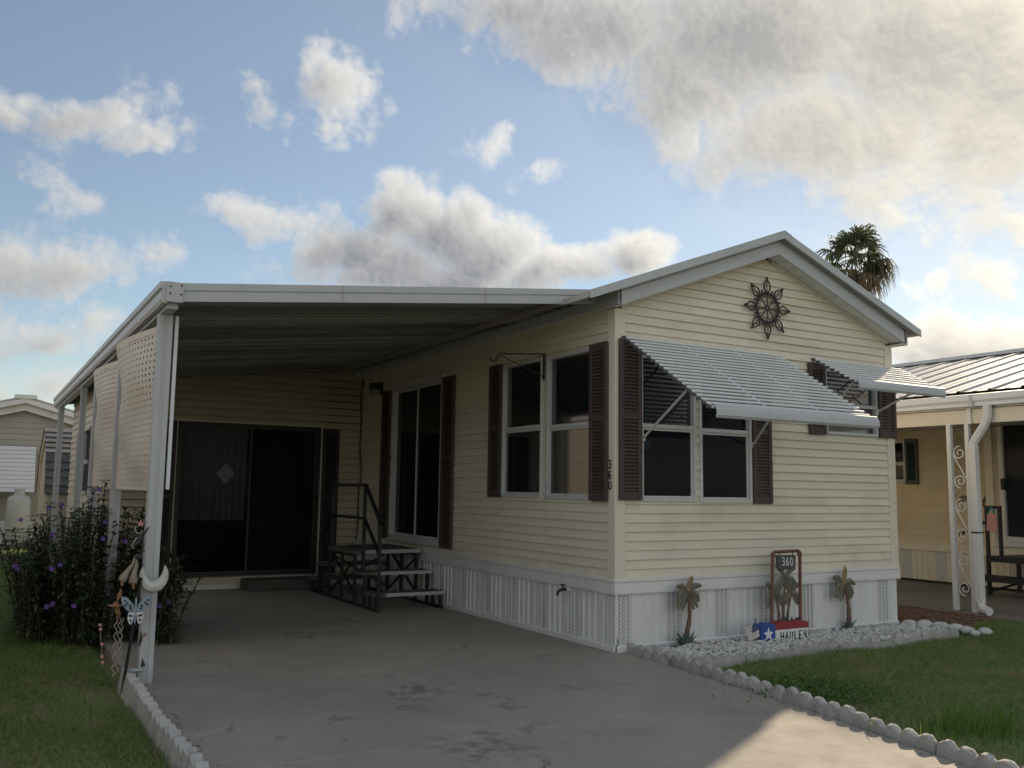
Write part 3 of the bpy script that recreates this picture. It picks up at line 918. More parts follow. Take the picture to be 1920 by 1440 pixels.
# carport light, plant hook, hose bib, cable: fixed to the side wall but things of their own
t = thing('wall_light', 'small dark square wall light high beside the sliding door', 'lamp', (-.08, 5.36, 2.6))
mb = MB(); mb.box(-.03, -.015, 5.27, 5.42, 2.63, 2.80); mb.build('back_plate', 'black_metal', t, bevel=.003)
mb = MB(); mb.box(-.17, -.03, 5.29, 5.40, 2.70, 2.78); mb.build('housing', 'black_metal', t, bevel=.006)
mb = MB(); mb.box(-.165, -.05, 5.295, 5.395, 2.62, 2.70); mb.build('lamp_shade', 'light_glass', t, bevel=.006)
t = thing('plant_hook', 'swing-arm wire plant hook above the carport-side windows', 'hook', (-.03, 1.125, 2.4))
mb = MB(); mb.box(-.034, -.028, 1.11, 1.14, 2.42, 2.68); mb.build('bracket', 'iron', t)
mb = MB(); mb.tube([(-.036, 1.125, 2.675), (-.40, 1.36, 2.675), (-.42, 1.37, 2.63), (-.44, 1.39, 2.60), (-.47, 1.41, 2.61), (-.475, 1.415, 2.64)], .007); mb.build('arm', 'iron', t)
mb = MB(); mb.tube([(-.036, 1.125, 2.45), (-.39, 1.355, 2.66)], .005); mb.build('brace', 'iron', t)
t = thing('garden_tap', 'black outdoor tap poking through the white skirting', 'tap', (-.06, .68, .44))
mb = MB(); mb.tube([(.0, .68, .455), (-.05, .68, .455)], .022, 8); mb.build('pipe', 'white', t)
mb = MB(); mb.tube([(-.045, .68, .455), (-.10, .68, .455), (-.135, .68, .44), (-.145, .68, .405)], [.013, .015, .013, .014], 8); mb.tube([(-.085, .68, .46), (-.085, .68, .49)], .007); mb.build('body', 'black_metal', t)
mb = MB(); mb.lathe([(.005, 0), (.024, .004), (.024, .012), (.005, .016)], (-.085, .68, .49), 8); mb.build('handle', 'black_metal', t)
mb = MB(); mb.tube([(-.03 + .012 * math.sin(z * 9), 6.02 - .03 * math.cos(z * 4) + (.12 * max(0, .9 - z)), z) for z in [2.9 - .1 * k for k in range(24)]], .009)
tag(mb.build('cable', 'black_metal'), 'black cable hanging down the inside corner of the carport', 'cable')

# gable medallion
md = thing('wall_medallion', 'dark iron sunburst medallion hanging in the gable', 'ornament', (1.81, -.03, 2.85))
cx, cy, cz = 1.81, -.045, 3.15
def circ(r, n=28, a0=0, a1=2 * PI): return [(cx + r * math.cos(a0 + (a1 - a0) * k / n), cy, cz + r * math.sin(a0 + (a1 - a0) * k / n)) for k in range(n + 1)]
mb = MB(); mb.tube(circ(.152), .009, 6, False); mb.tube(circ(.138), .005, 5, False); mb.tube(circ(.022, 12), .008, 5, False); mb.build('ring', 'iron', md)
for k in range(8):
    a = PI / 2 + k * PI / 4
    ca, sa = math.cos(a), math.sin(a)
    P = lambda r, s: (cx + ca * r - sa * s, cy, cz + sa * r + ca * s)
    mb = MB()
    mb.tube([P(.02 + .0132 * i, .004 * (1 if i % 2 else -1)) for i in range(10)], .0065)
    mb.build('spoke', 'iron', md)
    mb = MB()
    for s in (-1, 1):
        mb.tube([P(.155, .004 * s), P(.18, .032 * s), P(.215, .044 * s), P(.25, .03 * s), P(.285, .006 * s), P(.312, .0)], .0075, 5)
        mb.tube([P(.10, .02 * s), P(.12, .035 * s), P(.138, .03 * s), P(.13, .018 * s)], .005, 5)
    mb.tube([P(.16, 0), P(.22, .004), P(.27, -.003), P(.30, 0)], .005, 5)
    mb.tube([P(.288, -.016), P(.292, .016)], .006, 5)
    mb.build('petal', 'iron', md)
    b = a + PI / 8
    mb = MB(); mb.lathe([(.002, -.012), (.012, -.005), (.012, .005), (.002, .012)], (cx + .178 * math.cos(b), cy, cz + .178 * math.sin(b)), 6); mb.build('bead', 'iron', md)

# ------------------------------------------------------------------ slatted awnings
def awning(x0, x1, d, z0, z1, n, label, arms, val=.085):
    t = thing('window_awning', label, 'awning', ((x0 + x1) / 2, 0, z0), 'slatted awnings on the gable wall')
    for k in range(n):
        f = k / (n - 1)
        y, z = -.035 - (d - .035) * f, z0 + (z1 - z0) * f
        mb = MB(); h = .0112; w = .010
        pr = [(-w, -h), (w * .2, -h), (w, -h * .6), (w, h * .6), (w * .2, h), (-w, h)]
        mb.prism([(x0 + .03, y - a, z + b) for a, b in pr], [(x1, y - a, z + b) for a, b in pr])
        mb.build('slat', 'white_clean', t)
        mb = MB(); mb.box(x0 - .005, x0 + .03, y - .012, y + .012, z - .0125, z + .0125); mb.build('end_cap', 'grey_wood', t)
    for f in (.03, .36, .68, .97):
        x = x0 + (x1 - x0) * f
        mb = MB(); mb.bar((x, -.03, z0 + .024 - .03 + .05 * 0), (x, -d, z1 + .024 - .03), .02, .012); mb.build('rafter', 'white_trim', t)
    mb = MB()
    y = -d - .02
    pr = [(0, .022), (.012, .018), (.03, -.02), (.034, -val + .02), (.02, -val), (.016, -val + .012), (.026, -val + .03), (.02, -.01), (0, .012)]
    mb.prism([(x0 + .05, y - a, z1 + b) for a, b in pr], [(x1, y - a, z1 + b) for a, b in pr]); mb.build('valance', 'white_trim', t)
    for a, b in arms:
        mb = MB(); mb.tube([a, b], .011, 8); mb.build('arm', 'window_frame', t)
        mb = MB(); mb.box(a[0] - .02, a[0] + .02, -.035, -.016, a[2] - .03, a[2] + .03); mb.build('bracket', 'window_frame', t, bevel=.003)
    return t
awning(.05, 1.985, 1.10, 2.690, 2.005, 20, 'large white slatted awning over the double front window', [((.284, -.03, 1.82), (.225, -.70, 2.20)), ((1.60, -.03, 1.80), (1.30, -.62, 2.10))])
awning(2.44, 3.82, .50, 2.700, 2.435, 9, 'small white slatted awning over the right front window', [((2.66, -.03, 2.16), (2.62, -.38, 2.45)), ((3.42, -.03, 2.22), (3.60, -.40, 2.45))], .08)

# ================================================================== carport and the room behind it
cp = thing('carport', 'white metal carport roof on slim posts with lattice side panels', 'carport', (-3.65, .5, 0))
def cz_(x): return 2.635 + .1125 * (x + 3.70)       # underside of the carport roof
XL, XR, YF, YB = -3.70, -.10, .19, 10.4
n = 60; w = (YB - YF - .03) / n
for k in range(n):
    a = YF + .03 + k * w; b = a + w
    pr = []
    for i in range(1):
        c = a; g3 = w
        pr += [(c, .0), (c + g3 * .16, .0), (c + g3 * .22, .04), (c + g3 * .94, .04), (c + g3 * .98, .002)]
    pr.append((b, .0))
    mb = MB()
    lo = [(XL, y, cz_(XL) + z) for y, z in pr]; hi = [(XR, y, cz_(XR) + z) for y, z in pr]
    mb.ribbon(lo, hi)
    mb.add([(XL, a, cz_(XL) + .06), (XL, b, cz_(XL) + .06), (XR, b, cz_(XR) + .06), (XR, a, cz_(XR) + .06)], [(0, 1, 2, 3)])
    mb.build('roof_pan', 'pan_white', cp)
pr = [(0, -.035), (-.022, -.035), (-.024, .02), (-.015, .028), (-.015, .036), (-.026, .045), (-.028, .095), (0, .10)]
mb = MB(); mb.prism([(XL, YF + a, cz_(XL) + b) for a, b in pr], [(-.02, YF + a, cz_(-.02) + b) for a, b in pr]); mb.build('front_fascia', 'white_trim', cp)
mb = MB(); mb.box(XL - .012, XL + .10, YF - .038, YF - .026, cz_(XL) - .037, cz_(XL) + .105); mb.build('corner_cap', 'white_trim', cp, bevel=.003)
for x, z in ((XL + .085, .075), (XL + .085, .012), (XL + .012, .07), (XL + .012, .02), (-.16, .06), (-.16, .0)):
    mb = MB(); zz = cz_(x) + z; mb.tube([(x, YF - .030, zz), (x, YF - .043, zz)], .007, 6); mb.build('screw', 'iron', cp)
for x in (-2.45, -1.22):
    mb = MB(); mb.box(x, x + .004, YF - .0295, YF - .02, cz_(x) - .034, cz_(x) + .097); mb.build('fascia_seam', 'grey_siding', cp)
pr = [(0, -.045), (-.03, -.045), (-.045, -.02), (-.045, .03), (-.035, .038), (-.035, .048), (-.052, .06), (-.055, .10), (0, .105)]
for ya, yb in ((YF - .026, 6.9), (6.906, YB)):
    mb = MB(); mb.prism([(XL + a, ya, cz_(XL) + b) for a, b in pr], [(XL + a, yb, cz_(XL) + b) for a, b in pr]); mb.build('gutter', 'white_trim', cp)
mb = MB(); mb.box(XL + .005, XL + .08, YF + .03, YB, cz_(XL) - .072, cz_(XL) - .003); mb.build('beam', 'white_trim', cp)
mb = MB(); mb.box(-.135, -.118, YF, 6.1, cz_(-.12) - .035, cz_(-.12) - .004); mb.build('wall_channel', 'white_trim', cp)
for y, s in ((.5, .095), (2.62, .085), (4.60, .085), (6.25, .07), (9.85, .085)):
    mb = MB(); x = -3.655; h = s / 2
    pr = [(-h, -h), (-.012, -h), (-.009, -h + .007), (.009, -h + .007), (.012, -h), (h, -h), (h, -.012), (h - .007, -.009), (h - .007, .009), (h, .012), (h, h), (-h, h), (-h, .012), (-h + .007, .009), (-h + .007, -.009), (-h, -.012)]
    mb.prism([(x + a, y + b, .0) for a, b in pr], [(x + a, y + b, cz_(XL) - .074) for a, b in pr]); mb.build('post', 'white_trim', cp)
mb = MB(); mb.box(-3.592, -3.566, .46, .485, 1.315, 2.56); mb.build('lattice_channel', 'white_clean', cp, bevel=.003)

def lattice(ya, yb, za, zb, bow):
    """perforated sheet with real diamond holes, bowed between the posts"""
    mb = MB(); nu, nv = 26, 26
    def P(u, v):
        y = ya + (yb - ya) * u; z = za + (zb - za) * v
        x = -3.662 - bow * math.sin(PI * u) * (.10 + .90 * v) + .014 * math.sin(6.3 * v * 2 + 2) * math.sin(2 * PI * u)
        return (x, y, z)
    cu, cv = 1 / nu, 1 / nv
    for j in range(nv):
        for i in range(nu):
            u0, v0 = i * cu, j * cv; u1, v1 = u0 + cu, v0 + cv
            edge = i < 1 or j < 1 or j >= nv - 1 or i >= nu - 1
            if edge: mb.add([P(u0, v0), P(u1, v0), P(u1, v1), P(u0, v1)], [(0, 1, 2, 3)]); continue
            uc, vc = u0 + cu / 2, v0 + cv / 2; hu, hv = cu * .24, cv * .29
            c = [P(u0, v0), P(u1, v0), P(u1, v1), P(u0, v1), P(uc, vc - hv), P(uc + hu, vc), P(uc, vc + hv), P(uc - hu, vc)]
            mb.add(c, [(0, 1, 4), (1, 5, 4), (1, 2, 5), (2, 6, 5), (2, 3, 6), (3, 7, 6), (3, 0, 7), (0, 4, 7)])
    o = mb.build('lattice_panel', 'lattice', cp)
    md = o.modifiers.new('thick', 'SOLIDIFY'); md.thickness = .004
    fr = MB()
    fr.tube([P(k / 14, 0) for k in range(15)], .011, 5); fr.build('lattice_rail', 'lattice', cp)
lattice(.56, 2.56, 1.31, 2.50, .15)
lattice(2.68, 4.54, 1.31, 2.50, .12)

# room built under the back of the carport
rm = thing('carport_room', 'cream sided room built under the rear of the carport', 'room', (-1.8, 6.1, 0))
Wb = lambda u, z, d: (u, 6.1 - d, z)
Wl = lambda u, z, d: (-3.44 - d, u, z)
bh = (-2.53, -.60, .16, 2.185)
siding(rm, Wb, -3.44, -.02, .07, 3.05, .1, 'shaded_siding', [(-.1125, 1, 2.635 + .1125 * 3.70 - .002)], [bh], db=.040, gap=.013)
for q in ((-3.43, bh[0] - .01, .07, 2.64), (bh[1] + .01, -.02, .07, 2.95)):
    mb = MB(); mb.box(q[0], q[1], 6.122, 6.14, q[2], q[3]); mb.build('backing_sheet', 'shaded_siding', rm)
mb = MB(); mb.prism([(-3.43, 6.122, 2.2), (-.02, 6.122, 2.2), (-.02, 6.122, 3.03), (-3.43, 6.122, 2.655)], [(-3.43, 6.14, 2.2), (-.02, 6.14, 2.2), (-.02, 6.14, 3.03), (-3.43, 6.14, 2.655)]); mb.build('backing_sheet', 'shaded_siding', rm)
siding(rm, Wl, 6.1, 10.2, .3, 2.66, .1, 'siding', (), [(7.15, 9.1, 1.2, 2.12)])
mb = MB(); mb.box(-3.475, -3.37, 6.075, 6.16, .0, 2.655); mb.build('corner_post', 'trim_cream', rm, bevel=.004)
mb = MB(); mb.box(-3.43, -.02, 6.085, 6.10, -.02, .072); mb.build('base_band', 'white', rm)
mb = MB(); mb.box(-3.43, -3.40, 6.1, 10.2, .0, .3); mb.build('side_skirt', 'white', rm)
mb = MB(); mb.box(-3.4, -.03, 10.15, 10.2, 0, 2.7); mb.box(-3.4, -.03, 6.2, 10.15, .05, .08); mb.box(-3.40, -.03, 6.2, 10.15, 2.50, 2.52); mb.build('interior_lining', 'interior', rm)
dr = window(rm, Wb, *bh, None, 'sliding_door', 'bronze', 'dark_glass', .035, True, gm2='screened_glass')
mb = MB()
for q in ((-2.545, -2.53, .15, 2.2), (-.60, -.585, .15, 2.2)): mb.box(q[0], q[1], 6.06, 6.10, q[2], q[3])
mb.box(-2.53, -.60, 6.06, 6.10, 2.186, 2.2); mb.build('door_trim', 'trim_cream', rm)
window(rm, Wl, 7.15, 8.1, 1.2, 2.12, 1.66); window(rm, Wl, 8.16, 9.1, 1.2, 2.12, 1.66)
shutter(rm, Wb, -2.82, -2.55, .16, 2.18, 'shaded_shutter', .04); shutter(rm, Wb, -.58, -.34, .16, 2.17, 'shaded_shutter', .04)
shutter(rm, Wl, 6.92, 7.13, 1.2, 2.12)
mb = MB(); pts = []
for k in range(81):
    f = k / 80; pts.append((-2.45 + .86 * f, 6.235 + .022 * math.sin(f * 62) + .008 * math.sin(f * 23), 0))
mb.ribbon([(x, y, .89) for x, y, _ in pts], [(x, y, 2.12) for x, y, _ in pts]); mb.build('curtain', 'curtain', rm, smooth=True)
mb = MB(); r = .125; c = (-1.865, 6.195, 1.51)
mb.prism([(c[0] - r, c[1], c[2]), (c[0], c[1], c[2] - r * 1.1), (c[0] + r, c[1], c[2]), (c[0], c[1], c[2] + r * 1.1)], [(c[0] - r, c[1] + .004, c[2]), (c[0], c[1] + .004, c[2] - r * 1.1), (c[0] + r, c[1] + .004, c[2]), (c[0], c[1] + .004, c[2] + r * 1.1)])
mb.build('lace_diamond', 'lace', rm)
mb = MB(); mb.box(-1.64, -.55, 5.62, 6.06, .0, .135)
tag(mb.build('door_step', 'curb', bevel=.015), 'low dark concrete step in front of the rear sliding door', 'step')

# ------------------------------------------------------------------ metal steps with a platform
st = thing('entry_steps', 'black metal steps with grey treads and platform beside the sliding door', 'steps', (-.47, 4.2, 0))
x0, x1 = -.88, -.075
plat = MB(); plat.box(x0 - .02, x1, 3.80, 4.76, .575, .622); plat = plat.build('platform', 'tread', st, bevel=.004)
mb = MB(); mb.box(x0 + .2, x1 - .04, 3.87, 4.7, .624, .634)
tag(mb.build('door_mat', 'grey_wood', bevel=.002), 'dark door mat lying on the steps platform', 'mat')
for y, z, s in ((3.46, .40, 1), (3.13, .195, 1), (4.78, .40, -1), (5.11, .195, -1)):
    mb = MB(); mb.box(x0 - .05, x1 + .005, y, y + .30, z - .035, z); td = mb.build('tread', 'tread', st, bevel=.004)
    mb = MB()
    if s > 0: mb.box(x0 + .10, x1 + .005, y - .012, y - .0005, z - .034, z + .003)
    else: mb.box(x0 - .05, x1 + .005, y + .3005, y + .312, z - .034, z + .003)
    mb.build('nosing', 'nosing', td)
mb = MB(); mb.box(x0 + .10, x1, 3.788, 3.7995, .584, .625); mb.build('nosing', 'nosing', plat)
for x in (x0, x1 - .03):
    for y, h in ((3.16, .16), (3.36, .16), (3.52, .365), (3.84, .575), (4.28, .575), (4.72, .575), (4.98, .365), (5.36, .16)):
        mb = MB(); mb.bar((x, y, 0), (x, y, h), .032); mb.build('leg', 'black_metal', st)
    mb = MB(); mb.bar((x, 3.12, .016), (x, 5.38, .016), .03); mb.bar((x, 3.84, .56), (x, 4.72, .56), .028); mb.bar((x, 3.5, .372), (x, 3.8, .372), .024); mb.build('base_rail', 'black_metal', st)
    mb = MB(); mb.bar((x + .018, 3.86, .54), (x + .018, 4.70, .08), .02); mb.build('cross_brace', 'black_metal', st)
    mb = MB(); mb.bar((x + .03, 3.86, .08), (x + .03, 4.70, .54), .02); mb.build('cross_brace', 'black_metal', st)
mb = MB(); mb.bar((x0, 4.74, .54), (x1, 4.74, .08), .02); mb.build('cross_brace', 'black_metal', st)
mb = MB(); mb.bar((x0, 4.76, .08), (x1, 4.76, .54), .02); mb.build('cross_brace', 'black_metal', st)
hx = x0 - .005
for pts in ([(hx, 3.58, .4), (hx, 3.58, 1.38)], [(hx, 4.68, .62), (hx, 4.68, 1.38)], [(hx, 3.10, 0.0), (hx, 3.10, .96)]):
    mb = MB(); mb.bar(*pts, .034); mb.build('rail_post', 'black_metal', st)
mb = MB(); mb.bar((hx, 3.56, 1.38), (hx, 4.70, 1.38), .034); mb.bar((hx, 3.56, 1.0), (hx, 4.70, 1.0), .03)
mb.bar((hx, 3.58, 1.385), (hx, 3.07, .95), .034); mb.bar((hx, 3.58, 1.0), (hx, 3.10, .62), .03)
mb.bar((hx, 4.68, 1.0), (hx, 5.1, .66), .03); mb.bar((hx, 5.1, .66), (hx, 5.1, 0), .03); mb.build('handrail', 'black_metal', st)

# ================================================================== scalloped concrete edging
ORD = ['first', 'second', 'third', 'fourth', 'fifth', 'sixth', 'seventh', 'eighth', 'ninth', 'tenth', 'eleventh', 'twelfth']


def edging_block(a, b, base, h, th, label, group, seed, m_, ns=5):
    """one cast block: scalloped top edge, thick body, chipped a little"""
    rd = random.Random(seed)
    a, b = Vector((*a, 0)), Vector((*b, 0)); d = b - a; L = d.length; d.normalize()
    a = a + d * .004; L -= .008
    nrm = Vector((-d.y, d.x, 0)); mb = MB(); n = ns * 8
    lean = rd.uniform(-.012, .012); dz = rd.uniform(-.008, .008)
    front, top_f, top_b, back = [], [], [], []
    for k in range(n + 1):
        f = k / n; q = (f * ns + 1e-6) % 1.0
        if k == n: q = 1.0
        s = (.5 - .5 * math.cos(2 * PI * q)) ** .6
        z = base + h * (.60 + .40 * s) + rd.uniform(-.0035, .0035) + dz + .006 * math.sin(f * 5 + seed)
        bul = .007 * s
        p = a + d * (L * f)
        front.append(p - nrm * (th / 2 + bul * .6) + Vector((0, 0, base - .06)))
        top_f.append(p - nrm * (th / 2 + bul - .012 + lean) + Vector((0, 0, z - .006 + rd.uniform(-.002, .002))))
        top_b.append(p + nrm * (th / 2 + bul - .012 - lean) + Vector((0, 0, z - .006 + rd.uniform(-.002, .002))))
        back.append(p + nrm * (th / 2 + bul * .6) + Vector((0, 0, base - .06)))
    mid = [(x + y) / 2 + Vector((0, 0, .008)) for x, y in zip(top_f, top_b)]
    rows = [front, top_f, mid, top_b, back]
    m = n + 1
    vs = [v for r in rows for v in r]
    fs = []
    for r in range(4):
        for k in range(n): fs.append((r * m + k, r * m + k + 1, (r + 1) * m + k + 1, (r + 1) * m + k))
    fs += [(0, m, 2 * m, 3 * m, 4 * m), (n, m + n, 2 * m + n, 3 * m + n, 4 * m + n), ]
    mb.add(vs, fs)
    o = mb.build('edging_block', m_, smooth=True)
    tag(o, label, 'edging block', group)


def run_blocks(pts, length, base, h, th, fmt, group, seed, nmax=12):
    segs = []
    P = [Vector(p) for p in pts]; i = 0; cur = P[0].copy(); k = 0; rest = length; start = cur.copy()
    poly = []
    acc = 0; cum = [0]
    for p, q in zip(P[:-1], P[1:]): cum.append(cum[-1] + (q - p).length)
    def at(s):
        for j in range(len(P) - 1):
            if s <= cum[j + 1] or j == len(P) - 2:
                t = (s - cum[j]) / (cum[j + 1] - cum[j]); return P[j] + (P[j + 1] - P[j]) * t
    nb = min(nmax, int(cum[-1] / length + .3))
    for k in range(nb):
        a, b = at(k * length), at(min((k + 1) * length, cum[-1]))
        edging_block(a, b, base, h, th, fmt % ORD[k], group, seed + k, 'edging_white' if 'left' in group else 'edging')
run_blocks([(.135, .02), (.045, -1.14), (-.045, -2.1), (-.185, -2.95), (-.365, -3.75), (-.62, -4.75)], .64, 0, .080, .060, 'grey scalloped edging block on the right side of the driveway, %s from the house', 'edging blocks on the right side of the driveway', 11, 8)
run_blocks([(-3.775, .62), (-3.79, -.6), (-3.775, -1.6), (-3.76, -3.0), (-3.76, -4.4)], .62, 0, .105, .07, 'whitewashed scalloped edging block on the left side of the driveway, %s from the carport post', 'edging blocks on the left side of the driveway', 31, 8)
run_blocks([(.15, -.80), (1.3, -.70), (2.6, -.63), (3.70, -.64)], .60, -.015, .078, .060, 'grey scalloped edging block along the front of the white stone bed, %s from the driveway', 'edging blocks along the stone bed', 51, 6)

# ------------------------------------------------------------------ white stones
ico = bmesh.new(); bmesh.ops.create_icosphere(ico, subdivisions=1, radius=1)
IV = np.array([v.co[:] for v in ico.verts]); IF = np.array([[v.index for v in f.verts] for f in ico.faces]); ico.free()
ico = bmesh.new(); bmesh.ops.create_icosphere(ico, subdivisions=2, radius=1)
IV2 = np.array([v.co[:] for v in ico.verts]); IF2 = np.array([[v.index for v in f.verts] for f in ico.faces]); ico.free()


def bulk(name, V, F, m, parent=None, smooth=False):
    me = bpy.data.meshes.new(name)
    nf = len(F); k = F.shape[1]
    me.vertices.add(len(V)); me.vertices.foreach_set('co', V.astype(np.float32).ravel())
    me.loops.add(nf * k); me.loops.foreach_set('vertex_index', F.astype(np.int32).ravel())
    me.polygons.add(nf); me.polygons.foreach_set('loop_start', np.arange(0, nf * k, k, dtype=np.int32))
    me.update(calc_edges=True); me.validate()
    if smooth: me.polygons.foreach_set('use_smooth', np.ones(len(me.polygons), dtype=bool))
    me.materials.append(MATS[m])
    return finish(bpy.data.objects.new(name, me), parent)


def rotm(n):
    a = rng.uniform(0, 2 * PI, n); b = rng.uniform(-.6, .6, n); c, s = np.cos(a), np.sin(a)
    R = np.zeros((n, 3, 3)); R[:, 0, 0] = c; R[:, 0, 1] = -s; R[:, 1, 0] = s; R[:, 1, 1] = c; R[:, 2, 2] = 1
    T = np.zeros((n, 3, 3)); T[:, 0, 0] = 1; T[:, 1, 1] = np.cos(b); T[:, 1, 2] = -np.sin(b); T[:, 2, 1] = np.sin(b); T[:, 2, 2] = np.cos(b)
    return R @ T


def stones(pts, r0, r1):
    n = len(pts)
    s = rng.uniform(r0, r1, n)[:, None] * np.stack([rng.uniform(.9, 1.5, n), rng.uniform(.7, 1.05, n), rng.uniform(.5, .75, n)], 1)
    jit = 1 + rng.normal(0, .13, (n, len(IV), 1))
    V = (IV[None] * jit) * s[:, None, :]
    V = np.einsum('nij,nkj->nki', rotm(n), V) + pts[:, None, :]
    F = (IF[None] + (np.arange(n) * len(IV))[:, None, None]).reshape(-1, 3)
    return V.reshape(-1, 3), F


pts = []
while len(pts) < 2300:
    x = rng.uniform(.12, 3.62); y = rng.uniform(-.80, -.06)
    if y < -.76 + .04 * x: continue
    lim = -.10 - .10 * (math.sin(x * 2.3) * .5 + .5)
    if y > lim and rng.random() < .85: continue
    if x < .2 and y > -.2: continue
    pts.append((x, y, .022 + rng.uniform(0, .024)))
V, F = stones(np.array(pts), .014, .030)
o = bulk('white_gravel', V, F, 'pebble'); tag(o, 'white pebbles filling the bed in front of the home', 'gravel', kind='stuff')
for k, (x, y, r) in enumerate([(3.72, -.10, .075), (3.80, -.22, .085), (3.86, -.36, .08), (3.90, -.50, .075), (3.88, -.64, .07), (3.98, -.76, .065), (3.80, -.77, .05)]):
    jit = 1 + rng.normal(0, .05, (len(IV2), 1))
    s = np.array([r * rng.uniform(1, 1.3), r * rng.uniform(.85, 1.1), r * .62])
    V = IV2 * jit * s; a = rng.uniform(0, 3); c, sn = math.cos(a), math.sin(a)
    V = V @ np.array([[c, sn, 0], [-sn, c, 0], [0, 0, 1]]) + np.array([x, y, r * .30 + .0])
    o = bulk('rock', V, IF2, 'pebble', smooth=True)
    tag(o, 'smooth white rock edging the right end of the bed, %s from the wall' % ORD[k], 'rock', 'white rocks at the right end of the bed')
pts = np.stack([rng.uniform(3.75, 5.35, 900), rng.uniform(-.45, 4.5, 900), np.full(900, -.012)], 1)
pts = pts[pts[:, 1] > -.55 + .38 * (pts[:, 0] - 3.7) - .05]
V, F = stones(pts, .012, .034); V[:, 2] = (V[:, 2] + .012) * .5 - .012
o = bulk('bark_chips', V, F, 'bark_chip'); tag(o, 'loose bark chips on the ground between the two homes', 'mulch', kind='stuff')

# ================================================================== ornaments in the bed
def frond_plate(mb, P, base, ang, L, w, droop, n=7, teeth=True):
    """cut sheet-metal frond: a bent midrib with toothed edges, P maps (u, w, z)"""
    mid = []
    x, z = base; a = ang
    for k in range(n + 1):
        mid.append((x, z, a)); a -= droop / n * (1 if math.cos(ang) >= 0 else -1)
        x += math.cos(a) * L / n; z += math.sin(a) * L / n
    for k in range(n):
        (xa, za, aa), (xb, zb, ab) = mid[k], mid[k + 1]
        f0, f1 = k / n, (k + 1) / n
        wa = w * (math.sin(PI * min(1, f0 * .85 + .12))) ** .8; wb = w * (math.sin(PI * min(1, f1 * .85 + .12))) ** .8 if k < n - 1 else .001
        na, nb_ = (-math.sin(aa), math.cos(aa)), (-math.sin(ab), math.cos(ab))
        for s in (-1, 1):
            tip = .45 if teeth else 1.
            dep = .012
            mb.add([P(xa, dep, za), P(xb, dep, zb), P(xb + nb_[0] * wb * s * tip, 0, zb + nb_[1] * wb * s * tip), P(xb - math.cos(ab) * .004 + nb_[0] * wa * s, -.004, zb + nb_[1] * wa * s), P(xa + na[0] * wa * s * .8, 0, za + na[1] * wa * s * .8)],
                   [(0, 1, 2, 3, 4)])


def agave(mb, P, c, n, L, w, spread=1.3):
    for k in range(n):
        a = PI / 2 + spread * (2 * (k + .5) / n - 1) + random.uniform(-.1, .1); l = L * random.uniform(.75, 1.1)
        dx, dz = math.cos(a) * l, math.sin(a) * l; nx, nz = -math.sin(a) * w, math.cos(a) * w; dep = random.uniform(-.05, .03)
        mb.add([P(c[0] - nx * .6, 0, c[1] - nz * .6), P(c[0] + dx * .5 - nx, dep * .5 - .006, c[1] + dz * .5 - nz), P(c[0] + dx, dep, c[1] + dz), P(c[0] + dx * .5 + nx, dep * .5 - .006, c[1] + dz * .5 + nz), P(c[0] + nx * .6, 0, c[1] + nz * .6), P(c[0] + dx * .5, dep * .5 + .006, c[1] + dz * .5)],
               [(0, 1, 5, 4), (1, 2, 5), (2, 3, 5), (3, 4, 5)])


def sheet_palm(t, P, foot, top, bend, fr, L, w, gold=(), tr=.016):
    """trunk + fronds of a cut-metal palm"""
    (xa, za), (xb, zb) = foot, top
    pts = []
    for k in range(9):
        f = k / 8; pts.append(P(xa + (xb - xa) * f + bend * math.sin(PI * f), 0, za + (zb - za) * f))
    mb = MB(); mb.tube(pts, [tr * (1.5 - .8 * k / 8) * (1.12 if k % 2 else .92) for k in range(9)], 7); mb.build('trunk', 'metal_trunk', t, smooth=True)
    for k, (ang, dr) in enumerate(fr):
        mb = MB(); frond_plate(mb, P, (xb, zb), ang, L * random.uniform(.85, 1.1), w, dr)
        mb.build('frond', 'metal_frond_gold' if k in gold else 'metal_frond', t)


FR = [(2.4, 2.2), (2.9, 1.6), (3.5, .9), (2.0, 1.2), (1.55, .5), (1.1, 1.3), (.6, 2.0), (.1, 1.4), (-.4, .8), (4.0, .5), (-.9, .4), (1.3, .2)]
t = thing('metal_palm_ornament', 'rusty cut-metal palm ornament leaning against the skirting near the driveway', 'ornament', (.68, -.12, 0), 'metal palm ornaments in the stone bed')
sheet_palm(t, lambda u, d, z: (.66 + u, -.13 - d, z), (-.015, .05), (.03, .47), .035, FR, .165, .031, (4, 11))
mb = MB(); agave(mb, lambda u, d, z: (.66 + u, -.15 - d, z), (0, .03), 17, .16, .013); mb.build('agave_base', 'metal_agave', t)
t = thing('metal_palm_ornament', 'green cut-metal palm ornament with a gold tip leaning on the skirting at right', 'ornament', (2.75, -.10, 0), 'metal palm ornaments in the stone bed')
sheet_palm(t, lambda u, d, z: (2.77 + u, -.11 - d, z), (.0, .05), (-.05, .46), .03, [(2.6, 2.0), (3.1, 1.3), (3.7, .6), (2.1, 1.0), (1.5, .1), (.9, 1.6), (.3, 1.6), (-.3, .9), (4.2, .3), (-.8, .4), (1.35, .1)], .175, .034, (4, 10))
mb = MB(); agave(mb, lambda u, d, z: (2.77 + u, -.13 - d, z), (0, .03), 15, .13, .012); mb.build('agave_base', 'metal_agave', t)

